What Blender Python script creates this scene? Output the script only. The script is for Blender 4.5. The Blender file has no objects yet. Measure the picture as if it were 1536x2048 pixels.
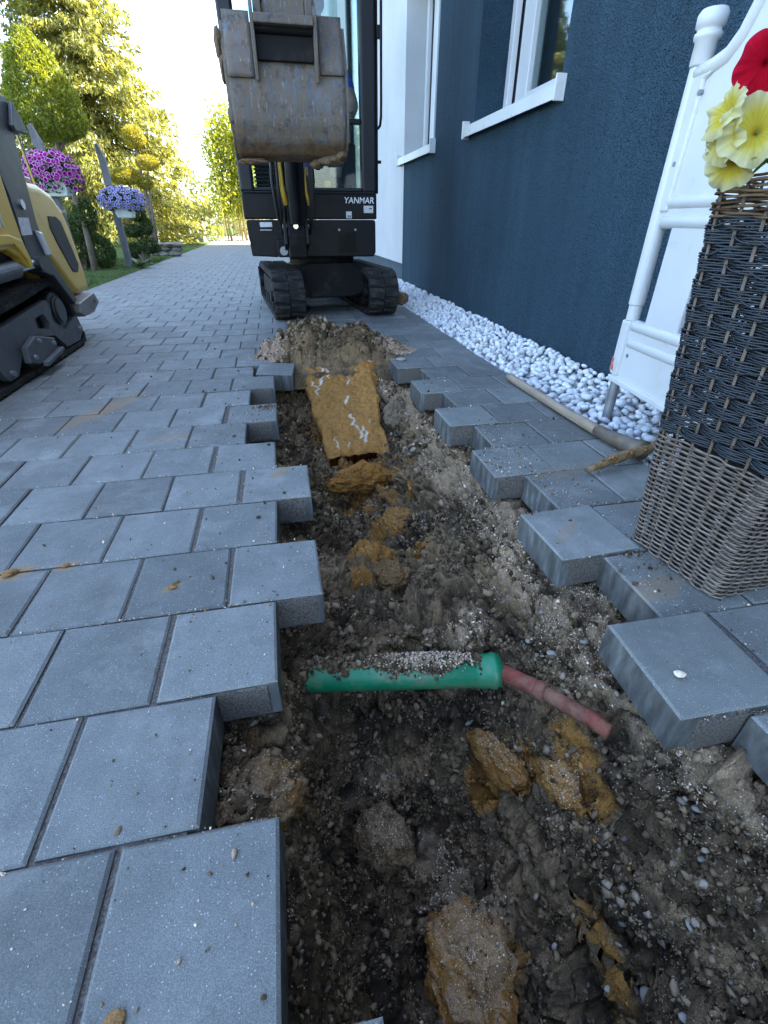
import bpy, bmesh, math, random
import numpy as np
from mathutils import Vector, Matrix, Euler

random.seed(7)
RNG = np.random.default_rng(11)
SC = bpy.context.scene
COL = SC.collection
R = math.radians

# ------------------------------------------------------------------ camera
cam_d = bpy.data.cameras.new('camera')
cam = bpy.data.objects.new('camera', cam_d)
COL.objects.link(cam)
PITCH, YAW, ROLL, CAM_H = 0.5608, 0.2022, 0.0008, 0.64
cam_d.sensor_fit = 'VERTICAL'
cam_d.sensor_height = 24.0
cam_d.lens = 24.0 * 930.36 / 2048.0
cam_d.clip_start = 0.02
cam_d.clip_end = 900
F_ = Vector((math.sin(YAW) * math.cos(PITCH), math.cos(YAW) * math.cos(PITCH), -math.sin(PITCH)))
R_ = Vector((math.cos(YAW), -math.sin(YAW), 0))
U_ = R_.cross(F_)
R2 = R_ * math.cos(ROLL) + U_ * math.sin(ROLL)
U2 = -R_ * math.sin(ROLL) + U_ * math.cos(ROLL)
mw = Matrix.Identity(4)
for i in range(3):
    mw[i][0], mw[i][1], mw[i][2] = R2[i], U2[i], -F_[i]
mw[2][3] = CAM_H
cam.matrix_world = mw
SC.camera = cam

# ------------------------------------------------------------------ sky and sun
SUN_AZ, SUN_EL = 80.0, 47.0        # azimuth from +Y towards +X
world = bpy.data.worlds.new('World')
SC.world = world
world.use_nodes = True
wn = world.node_tree
sky = wn.nodes.new('ShaderNodeTexSky')
sky.sky_type = 'NISHITA'
sky.sun_disc = False
sky.sun_elevation = R(SUN_EL)
sky.sun_rotation = R(SUN_AZ)
sky.air_density = 1.0
sky.dust_density = 1.5
sky.ozone_density = 1.0
wn.links.new(sky.outputs[0], wn.nodes['Background'].inputs[0])
wn.nodes['Background'].inputs[1].default_value = 0.15
sun_d = bpy.data.lights.new('sun', 'SUN')
sun_d.energy = 5.0
sun_d.angle = R(0.55)
sun_d.color = (1.0, 0.93, 0.82)
sun = bpy.data.objects.new('sun', sun_d)
COL.objects.link(sun)
to_sun = Vector((math.sin(R(SUN_AZ)) * math.cos(R(SUN_EL)), math.cos(R(SUN_AZ)) * math.cos(R(SUN_EL)), math.sin(R(SUN_EL))))
sun.rotation_euler = to_sun.to_track_quat('Z', 'Y').to_euler()
sun.location = (6, 6, 20)
SC.view_settings.view_transform = 'Standard'
SC.view_settings.look = 'None'
SC.view_settings.exposure = 3.05
SC.view_settings.gamma = 1.0

# ------------------------------------------------------------------ helpers
WORLD = {}


def world_of(o):
    return WORLD.get(o.name, Matrix.Identity(4))


def attach(o, parent):
    o.parent = parent
    o.matrix_parent_inverse = world_of(parent).inverted()


def tag(o, label, cat, group=None):
    o['label'] = label
    o['category'] = cat
    if group:
        o['group'] = group
    return o


def thing(name, loc, label, cat, group=None):
    o = bpy.data.objects.new(name, None)
    o.empty_display_size = 0.05
    COL.objects.link(o)
    o.location = loc
    WORLD[o.name] = Matrix.Translation(Vector(loc))
    return tag(o, label, cat, group)


def link_mesh(name, me, parent=None, mats=None):
    o = bpy.data.objects.new(name, me)
    COL.objects.link(o)
    if mats is not None and len(me.materials) == 0:
        for m in (mats if isinstance(mats, (list, tuple)) else [mats]):
            me.materials.append(m)
    if parent is not None:
        attach(o, parent)
    return o


class MB:
    """collects polygons and links them as ONE mesh object (world coordinates)"""

    def __init__(self):
        self.v, self.f, self.mi = [], [], []
        self.cur = 0
        self.X = None

    def add(self, vs, fs):
        b = len(self.v)
        if self.X is not None:
            vs = [self.X @ Vector(p) for p in vs]
        self.v += [tuple(p) for p in vs]
        self.f += [tuple(i + b for i in f) for f in fs]
        self.mi += [self.cur] * len(fs)
        return self

    def box(self, x0, x1, y0, y1, z0, z1):
        return self.add([(x0, y0, z0), (x1, y0, z0), (x1, y1, z0), (x0, y1, z0), (x0, y0, z1), (x1, y0, z1), (x1, y1, z1), (x0, y1, z1)],
                        [(0, 3, 2, 1), (4, 5, 6, 7), (0, 1, 5, 4), (1, 2, 6, 5), (2, 3, 7, 6), (3, 0, 4, 7)])

    def bar(self, p, q, w, t, up=(0, 0, 1)):
        """rectangular bar from p to q, w across, t along the up side"""
        p, q = Vector(p), Vector(q)
        a = (q - p).normalized()
        u = Vector(up)
        s = a.cross(u)
        if s.length < 1e-4:
            s = a.cross(Vector((1, 0, 0)))
        s.normalize()
        u = s.cross(a).normalized()
        vs = []
        for c in (p, q):
            for i, j in ((-1, -1), (1, -1), (1, 1), (-1, 1)):
                vs.append(c + s * (i * w / 2) + u * (j * t / 2))
        return self.add(vs, [(0, 1, 2, 3), (7, 6, 5, 4), (0, 4, 5, 1), (1, 5, 6, 2), (2, 6, 7, 3), (3, 7, 4, 0)])

    def cyl(self, p, q, r0, r1=None, n=14, caps=True):
        r1 = r0 if r1 is None else r1
        p, q = Vector(p), Vector(q)
        a = (q - p).normalized()
        s = a.orthogonal().normalized()
        t = a.cross(s)
        vs = []
        for c, r in ((p, r0), (q, r1)):
            for i in range(n):
                an = 2 * math.pi * i / n
                vs.append(c + (s * math.cos(an) + t * math.sin(an)) * r)
        fs = [(i, (i + 1) % n, n + (i + 1) % n, n + i) for i in range(n)]
        if caps:
            fs += [tuple(range(n - 1, -1, -1)), tuple(range(n, 2 * n))]
        return self.add(vs, fs)

    def tube(self, path, r, n=8, caps=True, flat=1.0):
        path = [Vector(p) for p in path]
        rs = r if isinstance(r, (list, tuple)) else [r] * len(path)
        vs, fs = [], []
        s = None
        for k, p in enumerate(path):
            a = (path[min(k + 1, len(path) - 1)] - path[max(k - 1, 0)]).normalized()
            if s is None:
                s = a.orthogonal().normalized()
            else:
                s = (s - a * s.dot(a))
                s = s.normalized() if s.length > 1e-6 else a.orthogonal().normalized()
            t = a.cross(s)
            for i in range(n):
                an = 2 * math.pi * i / n
                vs.append(p + (s * math.cos(an) + t * math.sin(an) * flat) * rs[k])
        m = len(path)
        for k in range(m - 1):
            for i in range(n):
                j = (i + 1) % n
                fs.append((k * n + i, k * n + j, (k + 1) * n + j, (k + 1) * n + i))
        if caps:
            fs += [tuple(range(n - 1, -1, -1)), tuple(range((m - 1) * n, m * n))]
        return self.add(vs, fs)

    def prism(self, poly, lo, hi, axis='x'):
        """polygon given in the two other axes (y,z / x,z / x,y), extruded lo..hi along axis"""
        n = len(poly)

        def P(a, b, c):
            return {'x': (c, a, b), 'y': (a, c, b), 'z': (a, b, c)}[axis]
        vs = [P(a, b, lo) for a, b in poly] + [P(a, b, hi) for a, b in poly]
        fs = [tuple(range(n - 1, -1, -1)), tuple(range(n, 2 * n))]
        fs += [(i, (i + 1) % n, n + (i + 1) % n, n + i) for i in range(n)]
        return self.add(vs, fs)

    def lathe(self, prof, c, n=20):
        """prof: list of (radius, z) about the vertical through c"""
        vs, fs = [], []
        for r, z in prof:
            for i in range(n):
                an = 2 * math.pi * i / n
                vs.append((c[0] + r * math.cos(an), c[1] + r * math.sin(an), c[2] + z))
        for k in range(len(prof) - 1):
            for i in range(n):
                j = (i + 1) % n
                fs.append((k * n + i, k * n + j, (k + 1) * n + j, (k + 1) * n + i))
        fs += [tuple(range(n - 1, -1, -1)), tuple(range((len(prof) - 1) * n, len(prof) * n))]
        return self.add(vs, fs)

    def sheet(self, grid):
        """grid: rows of points"""
        m, n = len(grid), len(grid[0])
        vs = [p for row in grid for p in row]
        fs = [(i * n + j, i * n + j + 1, (i + 1) * n + j + 1, (i + 1) * n + j) for i in range(m - 1) for j in range(n - 1)]
        return self.add(vs, fs)

    def mesh(self, name, mat, smooth=False, fix=True):
        me = bpy.data.meshes.new(name)
        me.from_pydata(self.v, [], self.f)
        for m in (mat if isinstance(mat, (list, tuple)) else [mat]):
            me.materials.append(m)
        if any(self.mi):
            me.polygons.foreach_set('material_index', self.mi)
        if fix:
            bm = bmesh.new()
            bm.from_mesh(me)
            bmesh.ops.recalc_face_normals(bm, faces=bm.faces)
            bm.to_mesh(me)
            bm.free()
        if smooth:
            me.polygons.foreach_set('use_smooth', [True] * len(me.polygons))
        me.update()
        return me

    def build(self, name, mat, parent=None, smooth=False, bevel=0.0, seg=2, fix=True):
        me = self.mesh(name, mat, smooth, fix)
        o = link_mesh(name, me, parent)
        if bevel:
            m = o.modifiers.new('bevel', 'BEVEL')
            m.width = bevel
            m.segments = seg
            m.limit_method = 'ANGLE'
            m.angle_limit = R(35)
            m.harden_normals = False
        return o


def np_mesh(name, v, faces, mat, smooth=False, col=None):
    """v (N,3) float, faces (M,k) int with k = 3 or 4"""
    me = bpy.data.meshes.new(name)
    v = np.ascontiguousarray(v, dtype=np.float32)
    faces = np.ascontiguousarray(faces, dtype=np.int32)
    m, k = faces.shape
    me.vertices.add(len(v))
    me.vertices.foreach_set('co', v.ravel())
    me.loops.add(m * k)
    me.loops.foreach_set('vertex_index', faces.ravel())
    me.polygons.add(m)
    me.polygons.foreach_set('loop_start', np.arange(0, m * k, k, dtype=np.int32))
    me.polygons.foreach_set('loop_total', np.full(m, k, dtype=np.int32))
    if smooth:
        me.polygons.foreach_set('use_smooth', np.ones(m, dtype=bool))
    if col is not None:
        a = me.color_attributes.new('Col', 'FLOAT_COLOR', 'POINT')
        c = np.ones((len(v), 4), dtype=np.float32)
        c[:, :3] = col
        a.data.foreach_set('color', c.ravel())
    me.materials.append(mat)
    me.update(calc_edges=True)
    return me


# ---- vectorised value noise
def _h(ix, iy, iz, seed):
    n = (ix.astype(np.int64) * 374761393 + iy.astype(np.int64) * 668265263 + iz.astype(np.int64) * 2147483647 + seed * 974711) & 0xffffffff
    n = ((n ^ (n >> 13)) * 1274126177) & 0xffffffff
    n = (n ^ (n >> 16)) & 0xffffff
    return n / float(0xffffff) * 2 - 1


def vn(p, scale, seed=0):
    p = np.asarray(p, dtype=np.float64) * scale
    i = np.floor(p).astype(np.int64)
    f = p - i
    f = f * f * (3 - 2 * f)
    r = 0
    for dx in (0, 1):
        for dy in (0, 1):
            for dz in (0, 1):
                w = (f[:, 0] if dx else 1 - f[:, 0]) * (f[:, 1] if dy else 1 - f[:, 1]) * (f[:, 2] if dz else 1 - f[:, 2])
                r = r + w * _h(i[:, 0] + dx, i[:, 1] + dy, i[:, 2] + dz, seed)
    return r


def fbm(p, scale, seed=0, octs=4, gain=0.5):
    a, r, t = 1.0, 0, 0
    for k in range(octs):
        r = r + a * vn(p, scale * 2.03 ** k, seed + k * 17)
        t += a
        a *= gain
    return r / t


def worley(p, scale, seed=0):
    """distance to the nearest jittered lattice point, and that point's random value"""
    p = np.asarray(p, dtype=np.float64) * scale
    i = np.floor(p).astype(np.int64)
    best = np.full(len(p), 9.0)
    rid = np.zeros(len(p))
    for dx in (-1, 0, 1):
        for dy in (-1, 0, 1):
            for dz in (-1, 0, 1):
                c0, c1, c2 = i[:, 0] + dx, i[:, 1] + dy, i[:, 2] + dz
                q = np.stack([c0 + .5 + .45 * _h(c0, c1, c2, seed), c1 + .5 + .45 * _h(c0, c1, c2, seed + 1), c2 + .5 + .45 * _h(c0, c1, c2, seed + 2)], 1)
                d = np.sqrt(((p - q) ** 2).sum(1))
                m = d < best
                best = np.where(m, d, best)
                rid = np.where(m, _h(c0, c1, c2, seed + 3), rid)
    return best, rid


def dome(f, k=.85):
    return np.sqrt(np.clip(1 - (f / k) ** 2, 0, 1))


# ---- template solids for scattering
def ico(sub):
    bm = bmesh.new()
    bmesh.ops.create_icosphere(bm, subdivisions=sub, radius=1.0)
    v = np.array([x.co[:] for x in bm.verts])
    f = np.array([[q.index for q in x.verts] for x in bm.faces])
    bm.free()
    return v, f


ICO1, ICO2, ICO3, ICO4, ICO5 = ico(1), ico(2), ico(3), ico(4), ico(6)
OCT = (np.array([[1, 0, 0], [-1, 0, 0], [0, 1, 0], [0, -1, 0], [0, 0, 1], [0, 0, -1.]]),
       np.array([[0, 2, 4], [2, 1, 4], [1, 3, 4], [3, 0, 4], [2, 0, 5], [1, 2, 5], [3, 1, 5], [0, 3, 5]]))


def rand_rot(n):
    q = RNG.normal(size=(n, 4))
    q /= np.linalg.norm(q, axis=1)[:, None]
    w, x, y, z = q.T
    return np.stack([np.stack([1 - 2 * (y * y + z * z), 2 * (x * y - z * w), 2 * (x * z + y * w)], -1),
                     np.stack([2 * (x * y + z * w), 1 - 2 * (x * x + z * z), 2 * (y * z - x * w)], -1),
                     np.stack([2 * (x * z - y * w), 2 * (y * z + x * w), 1 - 2 * (x * x + y * y)], -1)], 1)


def scatter(tpl, pos, size, jit=0.3, squash=(1, 1, 1), rot=None, name='grains', mat=None, smooth=False, cols=None):
    """join many jittered copies of a template solid into one mesh; size (n,)"""
    V, Fc = tpl
    n = len(pos)
    nv = len(V)
    J = 1 + RNG.uniform(-jit, jit, size=(n, nv, 1))
    S = np.asarray(squash)[None, None, :] * (1 + RNG.uniform(-.25, .25, size=(n, 1, 3)))
    L = V[None] * J * S * np.asarray(size)[:, None, None]
    Rm = rand_rot(n) if rot is None else rot
    W = np.einsum('nij,nvj->nvi', Rm, L) + np.asarray(pos)[:, None, :]
    Fa = (Fc[None] + (np.arange(n) * nv)[:, None, None]).reshape(-1, Fc.shape[1])
    c = None if cols is None else np.repeat(cols, nv, axis=0)
    return np_mesh(name, W.reshape(-1, 3), Fa, mat, smooth, c)


def rock_mesh(name, mat, size, seed, rough=.22, sub=3, facet=.0, cols=None):
    V, Fc = {2: ICO2, 3: ICO3, 4: ICO4, 5: ICO5}[sub]
    p = V + seed * 3.17
    r = 1 + rough * fbm(p, 1.1, seed, 3) * 1.3 + rough * .35 * fbm(p, 4.5, seed + 5, 3)
    v = V * r[:, None]
    if facet:
        rg = np.random.default_rng(seed)
        for k in range(9):
            d = rg.normal(size=3)
            d /= np.linalg.norm(d)
            lim = rg.uniform(1 - facet, 1 - facet * .35)
            dd = v @ d
            v = v - np.maximum(dd - lim, 0)[:, None] * d * .92
    return np_mesh(name, v * np.asarray(size), Fc, mat, True, cols)


# ------------------------------------------------------------------ materials
class NT:
    def __init__(self, name):
        self.m = bpy.data.materials.new(name)
        self.m.use_nodes = True
        self.t = self.m.node_tree
        self.b = self.t.nodes['Principled BSDF']
        self.out = self.t.nodes['Material Output']

    def n(self, typ, **kw):
        nd = self.t.nodes.new(typ)
        for k, v in kw.items():
            if k.startswith('_'):
                setattr(nd, k[1:], v)
            else:
                key = int(k[1:]) if k[0] == 'i' and k[1:].isdigit() else k
                s = nd.inputs[key]
                if isinstance(v, bpy.types.NodeSocket):
                    self.t.links.new(v, s)
                else:
                    s.default_value = v
        return nd

    def link(self, a, b):
        self.t.links.new(a, b)

    def coord(self, kind='Object'):
        if kind == 'World':
            return self.n('ShaderNodeNewGeometry').outputs['Position']
        return self.n('ShaderNodeTexCoord').outputs[kind]

    def noise(self, vec, scale, detail=4.0, rough=.55, dist=0.0):
        return self.n('ShaderNodeTexNoise', Vector=vec, Scale=scale, Detail=detail, Roughness=rough, Distortion=dist).outputs['Fac']

    def ramp(self, fac, stops):
        nd = self.n('ShaderNodeValToRGB', Fac=fac)
        e = nd.color_ramp.elements
        while len(e) < len(stops):
            e.new(0.5)
        for i, (p, c) in enumerate(stops):
            e[i].position = p
            e[i].color = (c[0], c[1], c[2], 1) if not isinstance(c, (int, float)) else (c, c, c, 1)
        return nd.outputs['Color']

    def mix(self, fac, a, b, mode='MIX'):
        nd = self.n('ShaderNodeMix', _data_type='RGBA', _blend_type=mode)
        for key, v in ((0, fac), (6, a), (7, b)):
            s = nd.inputs[key]
            if isinstance(v, bpy.types.NodeSocket):
                self.t.links.new(v, s)
            elif key == 0:
                s.default_value = v
            else:
                s.default_value = (v[0], v[1], v[2], 1)
        return nd.outputs[2]

    def math(self, op, a, b=0.0, clamp=False):
        nd = self.n('ShaderNodeMath', _operation=op, _use_clamp=clamp)
        for i, v in enumerate((a, b)):
            if isinstance(v, bpy.types.NodeSocket):
                self.t.links.new(v, nd.inputs[i])
            else:
                nd.inputs[i].default_value = v
        return nd.outputs[0]

    def bump(self, height, strength, dist=.01, prev=None):
        nd = self.n('ShaderNodeBump', Height=height, Strength=strength, Distance=dist)
        if prev is not None:
            self.link(prev, nd.inputs['Normal'])
        return nd.outputs['Normal']

    def done(self, col=None, rough=None, metal=None, normal=None, spec=None):
        for key, v in (('Base Color', col), ('Roughness', rough), ('Metallic', metal), ('Normal', normal), ('Specular IOR Level', spec)):
            if v is None:
                continue
            s = self.b.inputs[key]
            if isinstance(v, bpy.types.NodeSocket):
                self.link(v, s)
            elif key == 'Base Color':
                s.default_value = (v[0], v[1], v[2], 1)
            else:
                s.default_value = v
        return self.m


def basic(name, col, rough=.6, metal=0.0, var=.15, vs=5.0, bump=.15, bs=120.0, dirt=0.0, dcol=(.16, .12, .08), ds=4.0, spec=.5, world=False):
    t = NT(name)
    co = t.coord('World' if world else 'Object')
    n1 = t.noise(co, vs, 5)
    lo = tuple(max(0, c * (1 - var)) for c in col)
    hi = tuple(min(1, c * (1 + var)) for c in col)
    c = t.ramp(n1, [(.3, lo), (.7, hi)])
    rg = t.n('ShaderNodeMapRange', Value=t.noise(co, vs * 3, 4))
    rg.inputs[3].default_value = max(.02, rough - .12)
    rg.inputs[4].default_value = min(1, rough + .12)
    rr = rg.outputs[0]
    if dirt:
        dn = t.noise(co, ds, 7, .68)
        f = t.ramp(dn, [(.62 - .3 * dirt, 0), (.78 - .2 * dirt, 1)])
        c = t.mix(t.math('MULTIPLY', f, min(1, .55 + dirt * .4)), c, dcol)
        rr = t.math('MAXIMUM', rr, t.math('MULTIPLY', f, .9))
    nm = t.bump(t.noise(co, bs, 3), bump, .004)
    return t.done(c, rr, metal, nm, spec)


def leaf_mat(name, dark, light, trans=.45, shadow_var=True):
    t = NT(name)
    g = t.n('ShaderNodeNewGeometry')
    c = t.ramp(g.outputs['Random Per Island'], [(0, dark), (.55, tuple((a + b) / 2 for a, b in zip(dark, light))), (1, light)])
    d = t.n('ShaderNodeBsdfDiffuse', Color=c)
    tr = t.n('ShaderNodeBsdfTranslucent', Color=t.mix(1.0, c, (1.25, 1.15, .55), 'MULTIPLY'))
    gl = t.n('ShaderNodeBsdfGlossy', Roughness=.45)
    gl.inputs['Color'].default_value = (.5, .5, .5, 1)
    m1 = t.n('ShaderNodeMixShader', i0=trans, i1=d.outputs[0], i2=tr.outputs[0])
    m2 = t.n('ShaderNodeMixShader', i0=.06, i1=m1.outputs[0], i2=gl.outputs[0])
    t.link(m2.outputs[0], t.out.inputs['Surface'])
    return t.m


def glass_mat(name, tint=(.85, .92, .92), refl=.12):
    t = NT(name)
    tr = t.n('ShaderNodeBsdfTransparent')
    tr.inputs[0].default_value = (*tint, 1)
    gl = t.n('ShaderNodeBsdfGlossy', Roughness=.03)
    fr = t.n('ShaderNodeFresnel', IOR=1.5)
    f = t.math('ADD', t.math('MULTIPLY', fr.outputs[0], .45), refl * .12, True)
    mx = t.n('ShaderNodeMixShader', i0=f, i1=tr.outputs[0], i2=gl.outputs[0])
    t.link(mx.outputs[0], t.out.inputs['Surface'])
    return t.m


def island_mat(name, stops, rough=.92, bump=.3, bs=300.0, spec=.12):
    """grains: every loose piece takes its own tone from the ramp"""
    t = NT(name)
    g = t.n('ShaderNodeNewGeometry')
    c = t.ramp(g.outputs['Random Per Island'], stops)
    n1 = t.noise(g.outputs['Position'], bs * .4, 4)
    c = t.mix(1.0, c, t.ramp(n1, [(.25, .72), (.75, 1.2)]), 'MULTIPLY')
    nm = t.bump(t.noise(g.outputs['Position'], bs, 3), bump, .003)
    return t.done(c, rough, 0, nm, spec)

# ================================================================== the setting
# ---- shared materials
def paver_material():
    t = NT('paver_concrete')
    oi = t.n('ShaderNodeObjectInfo')
    off = t.n('ShaderNodeVectorMath', _operation='SCALE')
    off.inputs[0].default_value = (37.0, 91.0, 13.0)
    t.link(oi.outputs['Random'], off.inputs['Scale'])
    ob = t.n('ShaderNodeVectorMath', _operation='ADD')
    t.link(t.coord('Object'), ob.inputs[0])
    t.link(off.outputs[0], ob.inputs[1])
    co = ob.outputs[0]
    wp = t.coord('World')
    base = t.ramp(t.noise(co, 700, 3, .7), [(.25, (.070, .074, .070)), (.5, (.132, .138, .128)), (.78, (.25, .262, .245))])
    tone = t.ramp(oi.outputs['Random'], [(0, .80), (1, 1.20)])
    base = t.mix(1.0, base, tone, 'MULTIPLY')
    cloud = t.ramp(t.noise(co, 9, 5, .65), [(.3, .84), (.7, 1.18)])
    base = t.mix(1.0, base, cloud, 'MULTIPLY')
    # pale specks of aggregate
    vo = t.n('ShaderNodeTexVoronoi', Vector=co, Scale=210.0)
    sp = t.math('LESS_THAN', vo.outputs['Distance'], .16)
    sep = t.n('ShaderNodeSeparateColor', Color=vo.outputs['Color'])
    sp = t.math('MULTIPLY', sp, t.math('GREATER_THAN', sep.outputs[0], .62))
    base = t.mix(t.math('MULTIPLY', sp, .55), base, (.55, .56, .55))
    # scuffs
    def scuff(rot, sx, sy, seed):
        mp = t.n('ShaderNodeMapping', Vector=wp)
        mp.inputs['Rotation'].default_value = (0, 0, rot)
        mp.inputs['Scale'].default_value = (sx, sy, 1)
        mp.inputs['Location'].default_value = (seed, seed * 2, 0)
        return t.ramp(t.noise(mp.outputs[0], 1, 6, .7), [(.64, 0), (.74, 1)])
    sc = t.math('MAXIMUM', scuff(.5, 5, 150, 3), scuff(-.7, 4, 120, 9))
    gate = t.ramp(t.noise(wp, 2.2, 4), [(.48, 0), (.62, 1)])
    base = t.mix(t.math('MULTIPLY', t.math('MULTIPLY', sc, gate), .6), base, (.50, .51, .50))
    # dusty film, pale
    dust = t.ramp(t.noise(wp, 5.5, 8, .72), [(.52, 0), (.72, 1)])
    base = t.mix(t.math('MULTIPLY', dust, .38), base, (.36, .35, .32))
    soot = t.ramp(t.noise(wp, 3.1, 8, .7), [(.50, 0), (.68, 1)])
    base = t.mix(t.math('MULTIPLY', soot, .38), base, (.075, .07, .06))
    # ochre mud dragged across two stones
    def smear(cx, cy, ang, lx, ly, amount):
        mp = t.n('ShaderNodeMapping', Vector=wp, _vector_type='TEXTURE')
        mp.inputs['Location'].default_value = (cx, cy, 0)
        mp.inputs['Rotation'].default_value = (0, 0, ang)
        mp.inputs['Scale'].default_value = (lx, ly, 1)
        ln = t.n('ShaderNodeVectorMath', _operation='LENGTH', i0=mp.outputs[0])
        m = t.math('SUBTRACT', 1.0, ln.outputs['Value'])
        m = t.math('ADD', t.math('MULTIPLY', m, 1.2), t.math('MULTIPLY', t.math('SUBTRACT', t.noise(wp, 26, 7, .7), .5), 1.9))
        return t.math('MULTIPLY', t.ramp(m, [(.12, 0), (.55, 1)]), amount)
    s = smear(-.73, 1.97, 1.11, .30, .06, .5)
    for a in ((-.62, .914, .3, .05, .03, .9), (-.52, .92, 0, .03, .02, .8), (-.28, .80, .4, .03, .016, .6), (-.05, 1.29, .9, .06, .02, .7),
              (-.42, 1.62, .2, .09, .03, .4), (.70, .60, .2, .10, .04, .35), (.62, .82, .7, .08, .02, .3), (.80, 1.12, .2, .16, .05, .2)):
        s = t.math('MAXIMUM', s, smear(*a))
    base = t.mix(s, base, (.25, .155, .07))
    # vertical faces: lime streaks and soil rubbed on
    nz = t.n('ShaderNodeSeparateXYZ', Vector=t.n('ShaderNodeNewGeometry').outputs['True Normal']).outputs[2]
    side = t.math('LESS_THAN', nz, .6)
    mp = t.n('ShaderNodeMapping', Vector=wp)
    mp.inputs['Scale'].default_value = (32, 32, 9)
    st = t.ramp(t.noise(mp.outputs[0], 1, 5, .6), [(.38, (.030, .030, .029)), (.58, (.10, .103, .10)), (.80, (.27, .28, .28))])
    base = t.mix(t.math('MULTIPLY', side, .8), base, st)
    nm = t.bump(t.noise(co, 620, 3, .7), .35, .0016)
    nm = t.bump(t.noise(co, 60, 4), .18, .003, nm)
    return t.done(base, t.ramp(t.noise(co, 40, 4), [(.3, .62), (.7, .82)]), 0, nm, .35)


M_PAVER = paver_material()
M_JOINT = basic('joint_sand', (.13, .115, .10), .95, var=.55, vs=260, bump=.9, bs=420, world=True, spec=.1)
M_EARTH = basic('earth', (.10, .08, .055), .95, var=.4, vs=7, bump=.6, bs=60, world=True, spec=.1)
M_LAWN = basic('turf', (.045, .075, .02), .95, var=.45, vs=9, bump=.8, bs=90, world=True, spec=.1)
M_PALE = basic('pale_concrete', (.42, .40, .37), .9, var=.12, vs=3, bump=.2, world=True)


def structure(o):
    o['kind'] = 'structure'
    return o


# ---- ground to the horizon (open where the trench is dug)
b = MB()
HX0, HX1, HY0, HY1 = -.45, 1.0, -.9, 3.3
Z = -.095
for (x0, x1, y0, y1) in ((-400, 400, HY1, 600), (-400, 400, -200, HY0), (-400, HX0, HY0, HY1), (HX1, 400, HY0, HY1)):
    b.add([(x0, y0, Z), (x1, y0, Z), (x1, y1, Z), (x0, y1, Z)], [(0, 1, 2, 3)])
structure(b.build('ground', M_EARTH))

# ---- lawn bed along the drive
b = MB()
g_ = []
for yy in np.linspace(4.0, 60, 90):
    g_.append([(x, yy, (-.01 if x > -2.05 else 0.015 + .02 * math.sin(yy * 1.3 + x)) + (.0 if x > -3.2 else .05 * min(4, -x - 3.2))) for x in (-2.035, -2.06, -2.3, -2.7, -3.2, -4, -6, -10, -25, -70)])
b.sheet(g_)
lawn = structure(b.build('lawn', M_LAWN, smooth=True))

# street beyond the shaded drive
b = MB()
b.box(-14, 30, 17.68, 26, -.09, -.002)
structure(b.build('street', M_PALE))

# ---- driveway: jointing sand and the pavers
D, Y0, LL, LR = .2004, .3193, .1905, .2
XL, XR = -2.02, 1.056
RE = {-2: .021, -1: -.0715, 0: -.1695, 1: -.0745, 2: .0215, 3: -.070, 4: .0215, 5: -.0735, 6: -.1695, 7: -.0675, 8: -.1705, 9: -.0695, 10: -.1695, 11: -.073}
LE = {-2: .54, -1: .64, 0: .545, 1: .652, 2: .55, 3: .655, 4: .563, 5: .652, 6: .560, 7: .659, 8: .563, 9: .665, 10: .548, 11: .645}
CMAX = 86
drive = MB()
for c in range(-8, 12):
    y0, y1 = Y0 + c * D, Y0 + (c + 1) * D
    re, le = RE.get(c, -.07), LE.get(c, .6)
    drive.box(XL, re - .014, y0, y1, -.075, -.0065)
    drive.box(le + .014, XR, y0, y1, -.075, -.0065)
drive.box(XL, XR, Y0 + 12 * D, Y0 + CMAX * D, -.075, -.0065)
driveway = structure(drive.build('driveway', M_JOINT, fix=False))


def paver_mesh(w, dd, seed):
    """chamfered concrete block, origin at the middle of its top"""
    rg = random.Random(seed)
    x, y, ch = w / 2 - .0022, dd / 2 - .0022, .0035
    j = lambda a: rg.uniform(-a, a)
    v = []
    for (sx, sy) in ((-1, -1), (1, -1), (1, 1), (-1, 1)):
        v.append((sx * x + j(.0018), sy * y + j(.0018), -.08))
    for (sx, sy) in ((-1, -1), (1, -1), (1, 1), (-1, 1)):
        v.append((v[len(v) - 4][0], v[len(v) - 4][1], -ch + j(.0004)))
    for (sx, sy) in ((-1, -1), (1, -1), (1, 1), (-1, 1)):
        k = len(v) - 4
        v.append((v[k][0] - sx * ch * 1.2, v[k][1] - sy * ch * 1.2, 0))
    f = [(0, 3, 2, 1), (8, 9, 10, 11)]
    for r in (0, 4):
        f += [(r + i, r + (i + 1) % 4, r + 4 + (i + 1) % 4, r + 4 + i) for i in range(4)]
    return v, f


PCACHE = {}


def paver_data(w):
    k = round(w, 3)
    if k not in PCACHE:
        PCACHE[k] = []
        for s in range(5):
            v, f = paver_mesh(w, D, s + int(k * 1000))
            me = bpy.data.meshes.new('paver')
            me.from_pydata(v, [], f)
            me.materials.append(M_PAVER)
            PCACHE[k].append(me)
    return random.choice(PCACHE[k])


rest = MB()
n_pav = 0


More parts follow.
